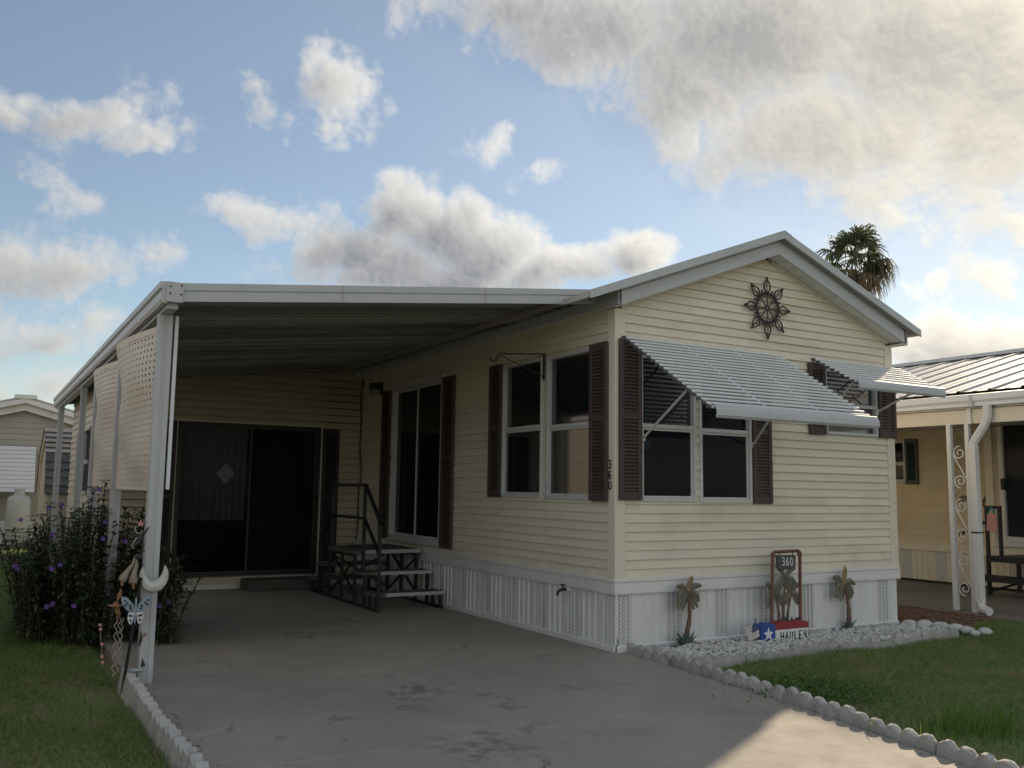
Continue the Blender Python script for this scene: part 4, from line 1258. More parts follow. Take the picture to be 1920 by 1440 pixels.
sg = thing('sign_frame', 'copper pipe sign frame with hanging 360 board and three metal palms', 'sign', (1.785, -.23, 0))
zt = .80; xa, xb, xc, xd = 1.590, 1.623, 1.980, 1.963
mb = MB(); mb.tube([(xa, -.23, .0), (xb, -.23, zt - .02), (xb + .006, -.23, zt), (xb + .025, -.23, zt + .012), (xc - .025, -.23, zt + .018), (xc - .006, -.23, zt + .008), (xc, -.23, zt - .015), (xd, -.23, .0)], .0155, 8); mb.build('pipe_frame', 'copper', sg, smooth=True)
for x in (xb + .004, xc - .004):
    mb = MB(); mb.lathe([(.012, -.024), (.021, -.022), (.022, .012), (.012, .022)], (x, -.23, zt - .012), 8); mb.build('elbow', 'copper', sg, smooth=True)
bd = MB(); bd.hexa([(1.680, -.245, .655), (1.937, -.215, .640), (1.937, -.192, .640), (1.680, -.222, .655), (1.663, -.245, .785), (1.943, -.215, .775), (1.943, -.192, .775), (1.663, -.222, .785)])
bd = bd.build('number_board', 'grey_wood', sg, bevel=.003)
mb = MB(); strokes(mb, '360', lambda u, z: (1.730 + u, -.246 + (u + .05) / .257 * .03, z - u * .06), .0, .688, .045, .075, .016, .0058); mb.build('painted_number', 'letter_white', bd)
for x in (1.715, 1.885):
    mb = MB(); mb.tube([(x, -.23, zt + .012), (x + .004, -.228, zt - .005), (x, -.226, .775)], .0045, 5); mb.build('hanger', 'iron', sg)
for fx, tx, tz, bn in ((1.700, 1.660, .42, .02), (1.760, 1.800, .56, -.012), (1.810, 1.875, .42, -.015)):
    L = .15 if tz < .5 else .17
    Pp = lambda u, d, z: (u, -.215 - d, z)
    sheet_palm(sg, Pp, (fx, .14), (tx, tz), bn, [(2.5, 2.2), (3.0, 1.5), (3.6, .7), (1.9, .8), (1.3, 1.1), (.6, 2.0), (.1, 1.4), (-.5, .6)], L, .032, (), .010)
mb = MB(); agave(mb, lambda u, d, z: (u, -.24 - d, z), (1.725, .10), 14, .15, .013, 1.2); agave(mb, lambda u, d, z: (u, -.24 - d, z), (1.815, .11), 9, .14, .013, 1.0); mb.build('agave_base', 'metal_agave', sg)

ps = thing('painted_stone', 'painted name stone in red white and blue with a white star', 'sign', (1.68, -.26, 0))
prof = [(-.05, 0), (.05, 0), (.05, .15), (.03, .185), (-.03, .185), (-.05, .15)]
def loaf(xa, xb, za, zb, ya, yb, name, m, top=None, bev=.012):
    mb = MB(); mb.box(xa, xb, ya, yb, za, zb); return mb.build(name, m, ps, bevel=bev)
loaf(1.555, 1.985, -.01, .125, -.305, -.215, 'white_face', 'paint_white', bev=.006)
mb = MB(); n = 16; fr = [(1.553 + .435 * k / n, .126 + (.062 + .008 * math.sin(k * 1.7)) * min(1, 1.3 * math.sin(PI * (k + 1.0) / (n + 2)) ** .35)) for k in range(n + 1)]
lo = [(1.553, .126), (1.988, .126)]
poly = [lo[0]] + fr + [lo[1]]
mb.prism([(x, -.307, z) for x, z in poly], [(x, -.213, z) for x, z in poly]); mb.build('red_top', 'paint_red', ps)
mb = MB(); poly = [(1.375, 0.0), (1.552, 0.0), (1.552, .17), (1.52, .187), (1.44, .190), (1.39, .17), (1.375, .14)]
mb.prism([(x, -.315, z) for x, z in poly], [(x, -.23, z) for x, z in poly]); bl = mb.build('blue_end', 'paint_blue', ps)
mb = MB(); sp = []
for k in range(10):
    a = PI / 2 + k * PI / 5; r = .062 if k % 2 == 0 else .026; sp.append((1.465 + r * math.cos(a), .095 + r * math.sin(a)))
mb.prism([(x, -.3185, z) for x, z in sp], [(x, -.3145, z) for x, z in sp]); mb.build('star', 'paint_white', bl)
mb = MB(); strokes(mb, 'HANLEY', lambda u, z: (1.625 + u, -.3055, z), 0, .025, .046, .078, .012, .0062); mb.build('painted_name', 'paint_black', ps)
mb = MB(); mb.box(1.95, 1.998, -.20, -.185, 0, .20); tag(mb.build('blue_board', 'paint_blue', bevel=.003), 'small blue board standing behind the painted stone', 'board')
fl = thing('small_flag', 'small faded flag on a stick beside the painted stone', 'flag', (1.37, -.29, 0))
mb = MB(); mb.tube([(1.372, -.29, 0), (1.335, -.285, .245)], .004, 5); mb.build('stick', 'black_metal', fl)
def fp(u, v): return (1.338 - u * .11 + v * .03, -.287 - .018 * math.sin(u * 5 + v * 2), .225 - v * .145 - u * .075)
def cloth(ua, ub, va, vb, n=5):
    mb = MB(); mb.ribbon([fp(ua + (ub - ua) * k / n, va) for k in range(n + 1)], [fp(ua + (ub - ua) * k / n, vb) for k in range(n + 1)]); return mb
cloth(0, .5, 0, .5).build('canton', 'flag_blue', fl)
for k in range(10):
    v0, v1 = k / 10, (k + 1) / 10
    cloth(.5 if k < 5 else 0, 1, v0, v1).build('stripe', 'flag_stripe' if k % 2 else 'lace', fl)

# ================================================================== ornaments round the carport post
wc = thing('butterfly_stake', 'dark garden stake with a pale blue spotted butterfly by the carport post', 'ornament', (-3.80, .40, 0))
mb = MB(); mb.tube([(-3.805, .40, -.05), (-3.735, .36, .72)], .011, 7); mb.build('pole', 'black_metal', wc)
bx_, by_, bz_ = -3.76, .36, .50
for s in (-1, 1):
    P = lambda u, z: (bx_ + s * u * .82, by_ - .025 - .25 * u, bz_ + z * .82)
    up = [(.008, .0), (.02, .06), (.07, .115), (.12, .13), (.118, .09), (.095, .045), (.06, .005)]
    dn = [(.008, -.005), (.055, -.005), (.062, -.05), (.05, -.09), (.03, -.105), (.014, -.07)]
    for poly, nm in ((up, 'upper_wing'), (dn, 'lower_wing')):
        mb = MB(); mb.prism([P(*q) for q in poly], [(P(*q)[0], P(*q)[1] + .003, P(*q)[2]) for q in poly]); w = mb.build(nm, 'butterfly_blue' if nm[0] == 'u' else 'lace', wc)
        mb = MB()
        sp = [(.045, .045), (.07, .07), (.09, .09), (.04, .025), (.085, .055)] if nm[0] == 'u' else [(.03, -.035), (.045, -.03), (.036, -.07)]
        for a, b in sp:
            p = P(a, b); mb.prism([(p[0] + .009 * math.cos(k), p[1] - .002, p[2] + .009 * math.sin(k)) for k in (0, 1.26, 2.51, 3.77, 5.03)], [(p[0] + .009 * math.cos(k), p[1] + .0055, p[2] + .009 * math.sin(k)) for k in (0, 1.26, 2.51, 3.77, 5.03)])
        mb.build('wing_spots', 'black_metal', w)
mb = MB(); mb.tube([(bx_, by_ - .02, bz_ - .08), (bx_, by_ - .025, bz_ + .01), (bx_, by_ - .02, bz_ + .09)], [.005, .009, .006], 6); mb.build('body', 'butterfly_blue', wc)

cl = thing('metal_flowers', 'pair of brown metal trumpet flowers hanging beside the carport post', 'ornament', (-3.80, .38, .62))
for (tx, ty, tz), (ex, ey, ez) in (((-3.77, .40, .865), (-3.855, .36, .70)), ((-3.77, .40, .865), (-3.788, .33, .685))):
    a, b = Vector((tx, ty, tz)), Vector((ex, ey, ez)); mb = MB()
    mb.tube([a, a.lerp(b, .35) + Vector((.012, 0, 0)), a.lerp(b, .65), a.lerp(b, .85), b], [.009, .013, .018, .030, .025], 9); mb.build('trumpet', 'calla', cl, smooth=True)
    mb = MB(); mb.tube([b + Vector((0, -.005, .01)), b + Vector((.002, -.02, -.03))], [.012, .007], 6); mb.build('stamen', 'rust', cl)
mb = MB(); mb.lathe([(.004, -.02), (.022, -.012), (.026, .004), (.016, .018), (.003, .022)], (-3.755, .38, .86), 8); mb.build('knob', 'iron', cl, smooth=True)

mn = thing('crescent_moon', 'white crescent moon ornament fixed to the front carport post', 'ornament', (-3.66, .40, .66))
pts, rs = [], []
for k in range(15):
    f = k / 14; a = PI * .90 + f * PI * 1.22
    pts.append((-3.668 + .076 * math.cos(a) * 1.0 + .02, .415 - .02, .755 + .105 * math.sin(a) - .0)); rs.append(.004 + .036 * math.sin(PI * f) ** .8)
mb = MB(); mb.tube(pts, rs, 8); mb.build('crescent', 'moon_white', mn, smooth=True)
mb = MB(); mb.tube([(-3.665, .40, .665), (-3.66, .45, .665)], .008, 5); mb.build('peg', 'iron', mn)

hb = thing('bird_ornament', 'dark metal hummingbird with a pink flower at the carport post', 'ornament', (-3.745, .40, .95))
mb = MB(); mb.tube([(-3.79, .38, .925), (-3.765, .385, .96), (-3.745, .39, .995), (-3.735, .39, 1.02)], [.006, .018, .021, .012], 7); mb.build('body', 'iron', hb, smooth=True)
for s, e in ((1, (-3.685, .40, 1.065)), (1, (-3.70, .38, 1.045)), (-1, (-3.83, .42, 1.015)), (-1, (-3.82, .40, .995))):
    a = Vector((-3.745, .39, .995)); e = Vector(e); mb = MB(); m_ = a.lerp(e, .55)
    mb.add([a, m_ + Vector((0, 0, .014)), e, m_ + Vector((0, .004, -.010))], [(0, 1, 2, 3)]); mb.build('wing', 'black_metal', hb)
mb = MB(); mb.tube([(-3.772 + .027 * math.cos(a) + .012, .385, 1.045 + .03 * math.sin(a)) for a in [PI * .8 + k * .3 for k in range(12)]], .0045, 5); mb.build('loop', 'wire', hb)
mb = MB(); mb.tube([(-3.77, .385, .99), (-3.79, .385, .96), (-3.80, .385, .935), (-3.795, .385, .918), (-3.785, .385, .915)], .0045, 5); mb.build('tail', 'wire', hb)
mb = MB()
for k in range(5):
    a = k * 2 * PI / 5 + .3; mb.add([(-3.755, .38, 1.085), (-3.755 + .014 * math.cos(a - .5), .376, 1.085 + .014 * math.sin(a - .5)), (-3.755 + .026 * math.cos(a), .37, 1.085 + .026 * math.sin(a)), (-3.755 + .014 * math.cos(a + .5), .376, 1.085 + .014 * math.sin(a + .5))], [(0, 1, 2, 3)])
mb.build('pink_flower', 'pink', hb)
mb = MB(); mb.tube([(-3.735, .39, .97), (-3.727, .39, .935), (-3.73, .39, .90), (-3.745, .39, .875)], .005, 5); mb.tube([(-3.77, .39, .90), (-3.715, .38, .895)], .005, 5); mb.build('twig', 'iron', hb)

ch = thing('wind_chime', 'rusty hatted figure with wavy wire legs hanging left of the carport post', 'ornament', (-3.86, .40, .05))
mb = MB(); mb.lathe([(.052, 0), (.05, .006), (.022, .012), (.014, .026), (.003, .03)], (-3.875, .40, .535), 10); mb.build('hat', 'rust', ch, smooth=True)
mb = MB(); mb.tube([(-3.87, .40, .535), (-3.865, .40, .50), (-3.855, .40, .475), (-3.86, .40, .455)], [.014, .02, .016, .012], 7); mb.build('body', 'rust', ch, smooth=True)
mb = MB(); mb.tube([(-3.868, .40, .565), (-3.86, .40, .60), (-3.85, .40, .63), (-3.855, .40, .65)], [.006, .016, .01, .004], 6); mb.build('hook', 'rust', ch)
for s, zb in ((-1, .07), (1, .09), (2.6, .15)):
    mb = MB(); n = 26
    mb.tube([(-3.858 + .011 * s + (.010 if s < 2 else .007) * math.sin(k * 1.35), .40, .455 - (.455 - zb) * k / n) for k in range(n + 1)], .0035, 5); mb.build('wavy_leg', 'wire', ch)
dg = thing('dragonfly_ornament', 'small orange metal dragonfly stuck low on the carport post', 'ornament', (-3.69, .42, .28))
mb = MB(); mb.tube([(-3.707, .445, .25), (-3.70, .443, .29), (-3.697, .44, .325)], [.005, .010, .006], 6); mb.build('body', 'iron', dg)
mb = MB(); mb.add([(-3.698, .438, .318), (-3.665, .435, .345), (-3.672, .435, .318)], [(0, 1, 2)]); mb.add([(-3.70, .438, .322), (-3.715, .435, .348), (-3.69, .436, .35)], [(0, 1, 2)]); mb.build('wings', 'rust', dg)
pq = thing('grey_plaque', 'small grey boat-shaped plaque leaning at the foot of the carport post', 'ornament', (-3.71, .42, .1))
mb = MB(); mb.lathe([(.01, -.02), (.04, -.012), (.052, .0), (.045, .004), (.004, .006)], (-3.72, .42, .10), 10); mb.build('dish', 'propane', pq, smooth=True)
mb = MB(); mb.prism([(-3.69, .43, .11), (-3.66, .43, .12), (-3.685, .43, .175)], [(-3.69, .434, .11), (-3.66, .434, .12), (-3.685, .434, .175)]); mb.build('sail', 'iron', pq)
gs = thing('beaded_string', 'string of small pink beads hanging by the flowering shrub', 'ornament', (-3.95, .5, .1))
mb = MB(); mb.tube([(-3.955, .5, .40), (-3.945, .5, .30), (-3.93, .5, .20), (-3.925, .5, .12)], .002, 4); mb.build('string', 'wire', gs)
for x, z in ((-3.955, .40), (-3.95, .37), (-3.935, .27), (-3.925, .15), (-3.93, .19)):
    mb = MB(); mb.lathe([(.002, -.012), (.011, -.004), (.011, .005), (.002, .011)], (x, .5, z), 6); mb.build('bead', 'pink', gs)

# ================================================================== right-hand neighbour
nh = thing('neighbouring_home', 'tan sided neighbouring home with ribbed metal roof at right', 'house', (8.4, 2, 0))
Wn = lambda u, z, d: (8.4 - d, u, z)
nholes = [(3.30, 4.15, 1.56, 2.24), (.55, 1.72, .70, 2.50)]
siding(nh, Wn, -4.0, 9.0, .60, 2.72, .115, 'tan_siding', (), nholes)
mb = MB(); mb.box(8.36, 8.40, -4, 9, .48, .60); mb.build('skirt_band', 'trim_cream', nh, bevel=.004)
y = -4.0; k = 0
while y < 9:
    mb = MB(); w_ = .62
    pr = [(y, .0)] + [p for i in range(4) for p in ((y + .03 + i * .1, .0), (y + .035 + i * .1, .012), (y + .055 + i * .1, .012), (y + .06 + i * .1, .0))] + [(y + w_ - .2 + .0, .0)]
    mb.ribbon([(8.385 - d, q, .02) for q, d in pr], [(8.385 - d, q, .49) for q, d in pr]); mb.build('skirt_panel', 'trim_cream', nh)
    mb = MB(); mb.add([(8.386, y + w_ - .2, .02), (8.386, y + w_, .02), (8.386, y + w_, .49), (8.386, y + w_ - .2, .49)], [(0, 1, 2, 3)]); mb.build('vent_panel', 'vent_sheet', nh)
    y += w_
window(nh, Wn, 3.30, 4.15, 1.56, 2.24, 1.88)
shutter(nh, Wn, 3.06, 3.29, 1.53, 2.27, 'green_shutter')
dr = window(nh, Wn, .55, 1.72, .70, 2.50, None, 'door', 'white', 'dark_glass', .07)
mb = MB(); mb.box(8.33, 8.38, 1.62, 1.67, 1.45, 1.62); mb.build('handle', 'black_metal', dr)
mb = MB(); mb.box(8.34, 8.40, .5, 1.80, .62, .70); mb.build('sill', 'white', dr, bevel=.004)
mb = MB(); mb.box(8.35, 8.41, 1.80, 1.92, .60, 2.62); mb.build('casing', 'trim_cream', nh)
mb = MB(); mb.box(8.44, 8.47, -4, 9, .3, 2.75); mb.box(8.44, 13.4, -4.0, -3.97, .0, 2.9); mb.box(8.44, 13.4, 8.97, 9.0, 0, 2.9); mb.box(13.37, 13.4, -4, 9, 0, 2.9); mb.build('inner_wall', 'interior', nh)
# metal roof in ribbed panels, ridge at x = 10.1
n = 30
for k in range(n):
    a = -3.4 + k * .43; b = a + .43
    pr = [(a, .0), (a + .02, .0), (a + .03, .022), (a + .065, .022), (a + .075, .0), (a + .24, .0), (a + .25, .006), (a + .27, .006), (a + .28, .0), (b, .0)]
    mb = MB(); f = lambda x: 2.70 + .275 * (x - 6.3)
    mb.ribbon([(6.3, y, f(6.3) + z) for y, z in pr], [(10.1, y, f(10.1) + z) for y, z in pr]); mb.build('roof_panel', 'metal_roof', nh)
mb = MB(); zr = 2.70 + .275 * 3.8
mb.prism([(9.9, -3.5, zr - .02), (10.1, -3.5, zr + .07), (10.3, -3.5, zr - .02)], [(9.9, 9.5, zr - .02), (10.1, 9.5, zr + .07), (10.3, 9.5, zr - .02)]); mb.build('ridge_cap', 'metal_roof', nh)
mb = MB(); mb.add([(10.1, -3.5, zr), (10.1, 9.5, zr), (13.9, 9.5, 2.7), (13.9, -3.5, 2.7)], [(0, 1, 2, 3)]); mb.build('roof_slope', 'metal_roof', nh)
# porch roof, gutter, posts
por = thing('porch', 'white porch roof of the neighbouring home with scrollwork posts and gutter', 'porch', (5.5, .5, 0))
mb = MB(); mb.prism([(5.52, -3.2, 2.53), (6.9, -3.2, 2.70), (6.9, -3.2, 2.74), (5.52, -3.2, 2.57)], [(5.52, 9.2, 2.53), (6.9, 9.2, 2.70), (6.9, 9.2, 2.74), (5.52, 9.2, 2.57)]); mb.build('roof', 'white', por)
mb = MB(); mb.box(5.56, 8.4, -3.0, 9.0, 2.40, 2.415); mb.build('ceiling', 'white', por)
gp = [(0, 0), (-.10, .0), (-.10, .04), (-.125, .07), (-.125, .13), (-.12, .13), (-.12, .075), (-.095, .045), (-.095, .008), (0, .008)]
mb = MB()
for ya, yb in ((-3.2, .205), (.235, 9.2)):
    mb.prism([(5.56 + a, ya, 2.42 + b) for a, b in gp], [(5.56 + a, yb, 2.42 + b) for a, b in gp])
mb.box(5.555, 5.57, -3.2, 9.2, 2.40, 2.56)
mb.build('gutter', 'white_clean', por)
mb = MB(); mb.box(5.425, 5.565, .20, .24, 2.41, 2.555); mb.build('gutter_joint', 'white_trim', por)
mb = MB(); mb.box(5.54, 5.62, -3.1, 9.0, 2.22, 2.39); mb.build('beam', 'trim_cream', por)
mb = MB(); mb.box(5.51, 5.62, .28, .33, 2.215, 2.395); mb.build('beam_end', 'white', por)
def spiral(c, r, turns, s, a0, n=22): return [(5.55, c[0] + s * r * (1 - .75 * k / n) * math.cos(a0 + turns * 2 * PI * k / n), c[1] + r * (1 - .75 * k / n) * math.sin(a0 + turns * 2 * PI * k / n)) for k in range(n + 1)]
for py in (.35, 6.0):
    for dy in (0, .24):
        mb = MB(); mb.box(5.52, 5.58, py + dy - .028, py + dy + .028, .0 - .015, 2.22); mb.build('post', 'white', por, bevel=.004)
    for zc in (.42, 1.06, 1.70):
        mb = MB(); cy_ = py + .12
        mb.tube(spiral((cy_, zc - .17), .085, 1.4, 1, -PI / 2), .009, 5); mb.tube(spiral((cy_, zc + .17), .085, 1.4, -1, PI / 2), .009, 5)
        mb.tube([(5.55, cy_ - .085, zc - .15), (5.55, cy_ + .085, zc + .15)], .009, 5); mb.build('scroll', 'white', por)
ds = MB()
ds.box(5.44, 5.53, .20, .28, .12, 1.95); ds = ds.build('downspout', 'white', por, bevel=.006)
mb = MB(); mb.tube([(5.49, .05, 2.43), (5.49, .05, 2.30), (5.49, .10, 2.18), (5.49, .19, 2.06), (5.485, .24, 1.98), (5.485, .24, 1.90)], .052, 8); mb.build('upper_elbow', 'white', ds, smooth=True)
mb = MB(); mb.tube([(5.485, .24, .14), (5.485, .235, .09), (5.47, .20, .05), (5.43, .10, .03)], .05, 8); mb.build('lower_elbow', 'white', ds, smooth=True)
mb = MB(); mb.box(5.43, 5.54, .19, .29, .92, .935); mb.build('strap', 'black_metal', ds)
# steps beside the neighbour's door
ns = thing('porch_steps', 'black metal steps below the neighbouring home door', 'steps', (7.8, 1.2, 0))
for (xa, xb, z) in ((7.55, 8.34, .52), (7.25, 7.55, .27)):
    mb = MB(); mb.box(xa, xb, .25, 1.46, z - .075, z); mb.build('tread', 'black_metal', ns, bevel=.005)
for x, y, z in ((7.58, 1.44, .46), (8.3, 1.44, .46), (7.58, .28, .46), (8.3, .28, .46), (7.28, 1.44, .2), (7.28, .28, .2)):
    mb = MB(); mb.bar((x, y, -.015), (x, y, z), .045); mb.build('leg', 'black_metal', ns)
mb = MB(); mb.bar((7.58, 1.42, .04), (7.58, .3, .44), .03); mb.build('brace', 'black_metal', ns)
for y in (1.46, 1.27):
    mb = MB(); mb.bar((7.62, y, .5), (7.62, y, 1.2), .04); mb.build('rail_post', 'black_metal', ns)
mb = MB(); mb.bar((7.62, 1.48, 1.2), (7.62, 1.25, 1.2), .045); mb.bar((7.62, 1.46, 1.0), (7.35, 1.72, .8), .04); mb.build('handrail', 'black_metal', ns)
bg = thing('pink_bag', 'pink cloth bag hanging from the black stair rail', 'bag', (7.58, 1.37, .9))
mb = MB(); mb.hexa([(7.57, 1.29, .86), (7.57, 1.45, .87), (7.60, 1.45, .87), (7.60, 1.29, .86), (7.575, 1.30, 1.12), (7.575, 1.43, 1.12), (7.595, 1.43, 1.12), (7.595, 1.30, 1.12)]); mb.build('pouch', 'pink', bg, bevel=.01)
mb = MB(); mb.tube([(7.58, 1.32, 1.11), (7.57, 1.35, 1.22), (7.58, 1.41, 1.11)], .014, 6); mb.build('tie', 'teal', bg)
ssg = thing('script_sign', 'black metal script lettering on the tan wall behind the porch post', 'sign', (8.37, 2.1, 1.2))
mb = MB(); mb.tube([(8.37, 2.44 - .02 * math.cos(a), 1.34 + .05 * math.sin(a)) for a in [k * .5 for k in range(10)]], .009, 5); mb.tube([(8.37, 2.40, 1.26), (8.37, 2.30, 1.36)], .010, 5)
mb.build('letter', 'black_metal', ssg); mb = MB(); mb.tube([(8.37, 2.32, 1.26), (8.37, 2.26, 1.36), (8.37, 2.22, 1.26)], .009, 5); mb.build('letter', 'black_metal', ssg); mb = MB(); mb.tube([(8.37, 1.98, 1.20), (8.37, 1.96, 1.33), (8.37, 1.90, 1.36), (8.37, 1.86, 1.33)], .010, 5); mb.tube([(8.37, 2.0, 1.28), (8.37, 1.92, 1.30)], .008, 5)
mb.build('letter', 'black_metal', ssg)

# ================================================================== left background: home, tank, shed
lh = thing('background_home', 'grey sided home with white gable behind the lawn at far left', 'house', (-4, 17, 0))
Wg = lambda u, z, d: (u, 17. - d, z)
axx = -3.93; az = 3.02
siding(lh, Wg, axx - 3.2, axx + 3.2, .5, az, .13, 'grey_siding', [(-.28, 1, az - .28 * axx), (.28, 1, az + .28 * axx)], db=.02)
for s in (-1, 1):
    mb = MB(); q = lambda f, y, dz: (axx + s * 3.45 * f, y, 3.24 - .28 * 3.45 * f + dz)
    mb.prism([q(0, 16.65, 0), q(0, 16.65, -.11), q(0, 16.72, -.11), q(0, 16.72, 0)], [q(1, 16.65, 0), q(1, 16.65, -.11), q(1, 16.72, -.11), q(1, 16.72, 0)]); mb.build('rake_board', 'white', lh)
    mb = MB(); mb.prism([q(0, 16.8, -.10), q(0, 16.8, -.27), q(0, 16.84, -.27), q(0, 16.84, -.10)], [q(1, 16.8, -.10), q(1, 16.8, -.27), q(1, 16.84, -.27), q(1, 16.84, -.10)]); mb.build('fascia_board', 'white', lh)
    mb = MB(); mb.prism([q(0, 16.66, .0), q(1, 16.66, .0), q(1, 16.66, .05), q(0, 16.66, .05)], [q(0, 28, .0), q(1, 28, .0), q(1, 28, .05), q(0, 28, .05)]); mb.build('roof', 'roof_sheet', lh)
mb = MB(); mb.box(axx - .22, axx + .22, 16.62, 28, 3.22, 3.31); mb.build('ridge_cap', 'white', lh)
mb = MB(); mb.box(axx - 3.2, axx + 3.2, 17.02, 28, 0, 2.6); mb.build('inner_wall', 'interior', lh)
mb = MB(); mb.box(axx - 3.2, axx + 3.2, 16.97, 17.0, .0, .5); mb.build('skirting', 'white', lh)
sa = thing('window_awning', 'white metal slat awning on the grey home at far left', 'awning', (-4.3, 16.6, 1.1))
for k in range(11):
    f = k / 10; mb = MB(); z = 2.16 - .93 * f; y = 16.92 - .42 * f
    mb.hexa([(-5.6, y, z), (-3.64, y, z), (-3.64, y + .03, z + .01), (-5.6, y + .03, z + .01), (-5.6, y - .035, z - .082), (-3.64, y - .035, z - .082), (-3.64, y - .005, z - .072), (-5.6, y - .005, z - .072)]); mb.build('slat', 'white_clean', sa)
pt = thing('propane_tank', 'tall grey propane tank on the lawn before the grey home', 'tank', (-3.93, 16.2, 0))
mb = MB(); mb.lathe([(.20, .05), (.235, .10), (.235, 1.0), (.225, 1.06), (.18, 1.12), (.10, 1.155), (.04, 1.165)], (-3.93, 16.2, -.06), 20); mb.build('body', 'propane', pt, smooth=True)
mb = MB(); mb.lathe([(.17, 0), (.19, .0), (.19, .10), (.17, .10)], (-3.93, 16.2, -.06), 16); mb.build('foot_ring', 'propane', pt)
mb = MB(); mb.lathe([(.03, 0), (.03, .05), (.05, .06), (.05, .10), (.02, .12)], (-3.93, 16.2, 1.10), 10); mb.build('valve', 'nosing', pt)
mb = MB(); mb.lathe([(.10, .0), (.105, .0), (.105, .13), (.10, .13)], (-3.93, 16.2, 1.09), 14); mb.build('collar', 'propane', pt, smooth=True)
sh = thing('garden_shed', 'cream barn-shaped shed with shingled roof beside the carport end', 'shed', (-3.0, 12.9, 0))
ya, yb = 11.6, 14.3; ym = (ya + yb) / 2
gp = [(ya, 0), (ya, 1.15), (ya + .28, 1.85), (ym, 2.36), (yb - .28, 1.85), (yb, 1.15), (yb, 0)]
mb = MB(); mb.prism([(-3.66, y, z) for y, z in gp], [(-1.2, y, z) for y, z in gp]); mb.build('wall', 'shed_wall', sh)
for (p, q) in zip(gp[1:5], gp[2:6]):
    d = Vector((0, q[0] - p[0], q[1] - p[1])); nrows = 5
    nn = Vector((0, -d.z, d.y)).normalized() * .03
    for k in range(nrows):
        a, b = k / nrows, (k + 1) / nrows + .02
        A = Vector((0, *p)) + d * a + nn; B = Vector((0, *p)) + d * b + nn * .5
        mb = MB(); mb.hexa([(-3.72, A.y, A.z), (-1.15, A.y, A.z), (-1.15, B.y, B.z), (-3.72, B.y, B.z), (-3.72, A.y + nn.y, A.z + nn.z), (-1.15, A.y + nn.y, A.z + nn.z), (-1.15, B.y + nn.y * .6, B.z + nn.z * .6), (-3.72, B.y + nn.y * .6, B.z + nn.z * .6)]); mb.build('shingle_row', 'shingle', sh)
    mb = MB(); P0, P1 = Vector((0, *p)), Vector((0, *q)); mb.hexa([(-3.70, P0.y, P0.z - .1), (-3.665, P0.y, P0.z - .1), (-3.665, P1.y, P1.z - .1), (-3.70, P1.y, P1.z - .1), (-3.70, P0.y, P0.z + .02), (-3.665, P0.y, P0.z + .02), (-3.665, P1.y, P1.z + .02), (-3.70, P1.y, P1.z + .02)]); mb.build('barge_board', 'trim_cream', sh)
mb = MB(); mb.box(-3.69, -3.66, 12.3, 12.65, 1.60, 1.92); mb.build('vent', 'grey_siding', sh, bevel=.006)

# unseen home, added beyond the left lawn to shade the carport
ln = thing('added_shade_home', 'unseen plain home added beyond the left lawn to shade the carport', 'house', (-9, 4, 0))
Wt = lambda u, z, d: (-7.0 + d, u, z)
siding(ln, Wt, -2.5, 15.0, .6, 2.95, .2, 'taupe', (), [(2, 3.2, 1.2, 2.4), (7, 8.2, 1.2, 2.4)], db=.025)
window(ln, Wt, 2, 3.2, 1.2, 2.4, 1.8); window(ln, Wt, 7, 8.2, 1.2, 2.4, 1.8)
mb = MB(); mb.box(-7.02, -6.99, -2.5, 15, -.05, .6); mb.build('skirting', 'taupe', ln)
mb = MB(); mb.box(-10.7, -7.1, -2.45, 14.95, -.05, 2.9); mb.build('inner_wall', 'interior', ln)
mb = MB(); mb.prism([(-6.7, -2.8, 2.9), (-8.85, -2.8, 3.8), (-11.0, -2.8, 2.9)], [(-6.7, 15.2, 2.9), (-8.85, 15.2, 3.8), (-11.0, 15.2, 2.9)]); mb.build('roof', 'roof_sheet', ln)

# ================================================================== palm behind the home
pm = thing('palm_tree', 'tall fan palm with drooping dead fronds behind the roof', 'tree', (34.3, 25.0, 0))
C0 = Vector((34.3, 25.0, 13.9))
mb = MB(); mb.tube([(34.3 + .25 * math.sin(z * .3), 25.0, z) for z in np.linspace(-.1, 13.1, 16)], [.34 - .009 * k for k in range(16)], 12); mb.build('trunk', 'palm_trunk', pm, smooth=True)
def fan(mb, base, dirv, pet, size, droop, nseg=30, ragged=0.):
    d = Vector(dirv).normalized(); side = d.cross(Vector((0, 0, 1)))
    side = side.normalized() if side.length > .05 else Vector((1, 0, 0))
    up = side.cross(d)
    hub = base + d * pet - Vector((0, 0, pet * droop * .15))
    mb.tube([base, base + d * pet * .5 + Vector((0, 0, .03)), hub], [.03, .022, .015], 4)
    for k in range(nseg):
        a = (k / (nseg - 1) - .5) * 3.9 + random.uniform(-.05, .05)
        if random.random() < ragged: continue
        L = size * (.72 + .28 * math.cos(a * .8)) * random.uniform(.85, 1.12)
        dd = (d * math.cos(a) + side * math.sin(a) + up * .18 * math.cos(a)).normalized()
        w = side * math.cos(a) - d * math.sin(a); w = w.normalized() * .045 * size
        p0 = hub; p1 = hub + dd * L * .55 - Vector((0, 0, droop * L * .14)); p2 = hub + dd * L * .82 - Vector((0, 0, droop * L * .42)); p3 = hub + dd * L * .92 - Vector((0, 0, droop * L * .85))
        mb.add([p0, p1 - w, p1 + w, p2 - w * .7, p2 + w * .7, p3], [(0, 1, 2), (1, 3, 4, 2), (3, 5, 4)])
mb = MB()
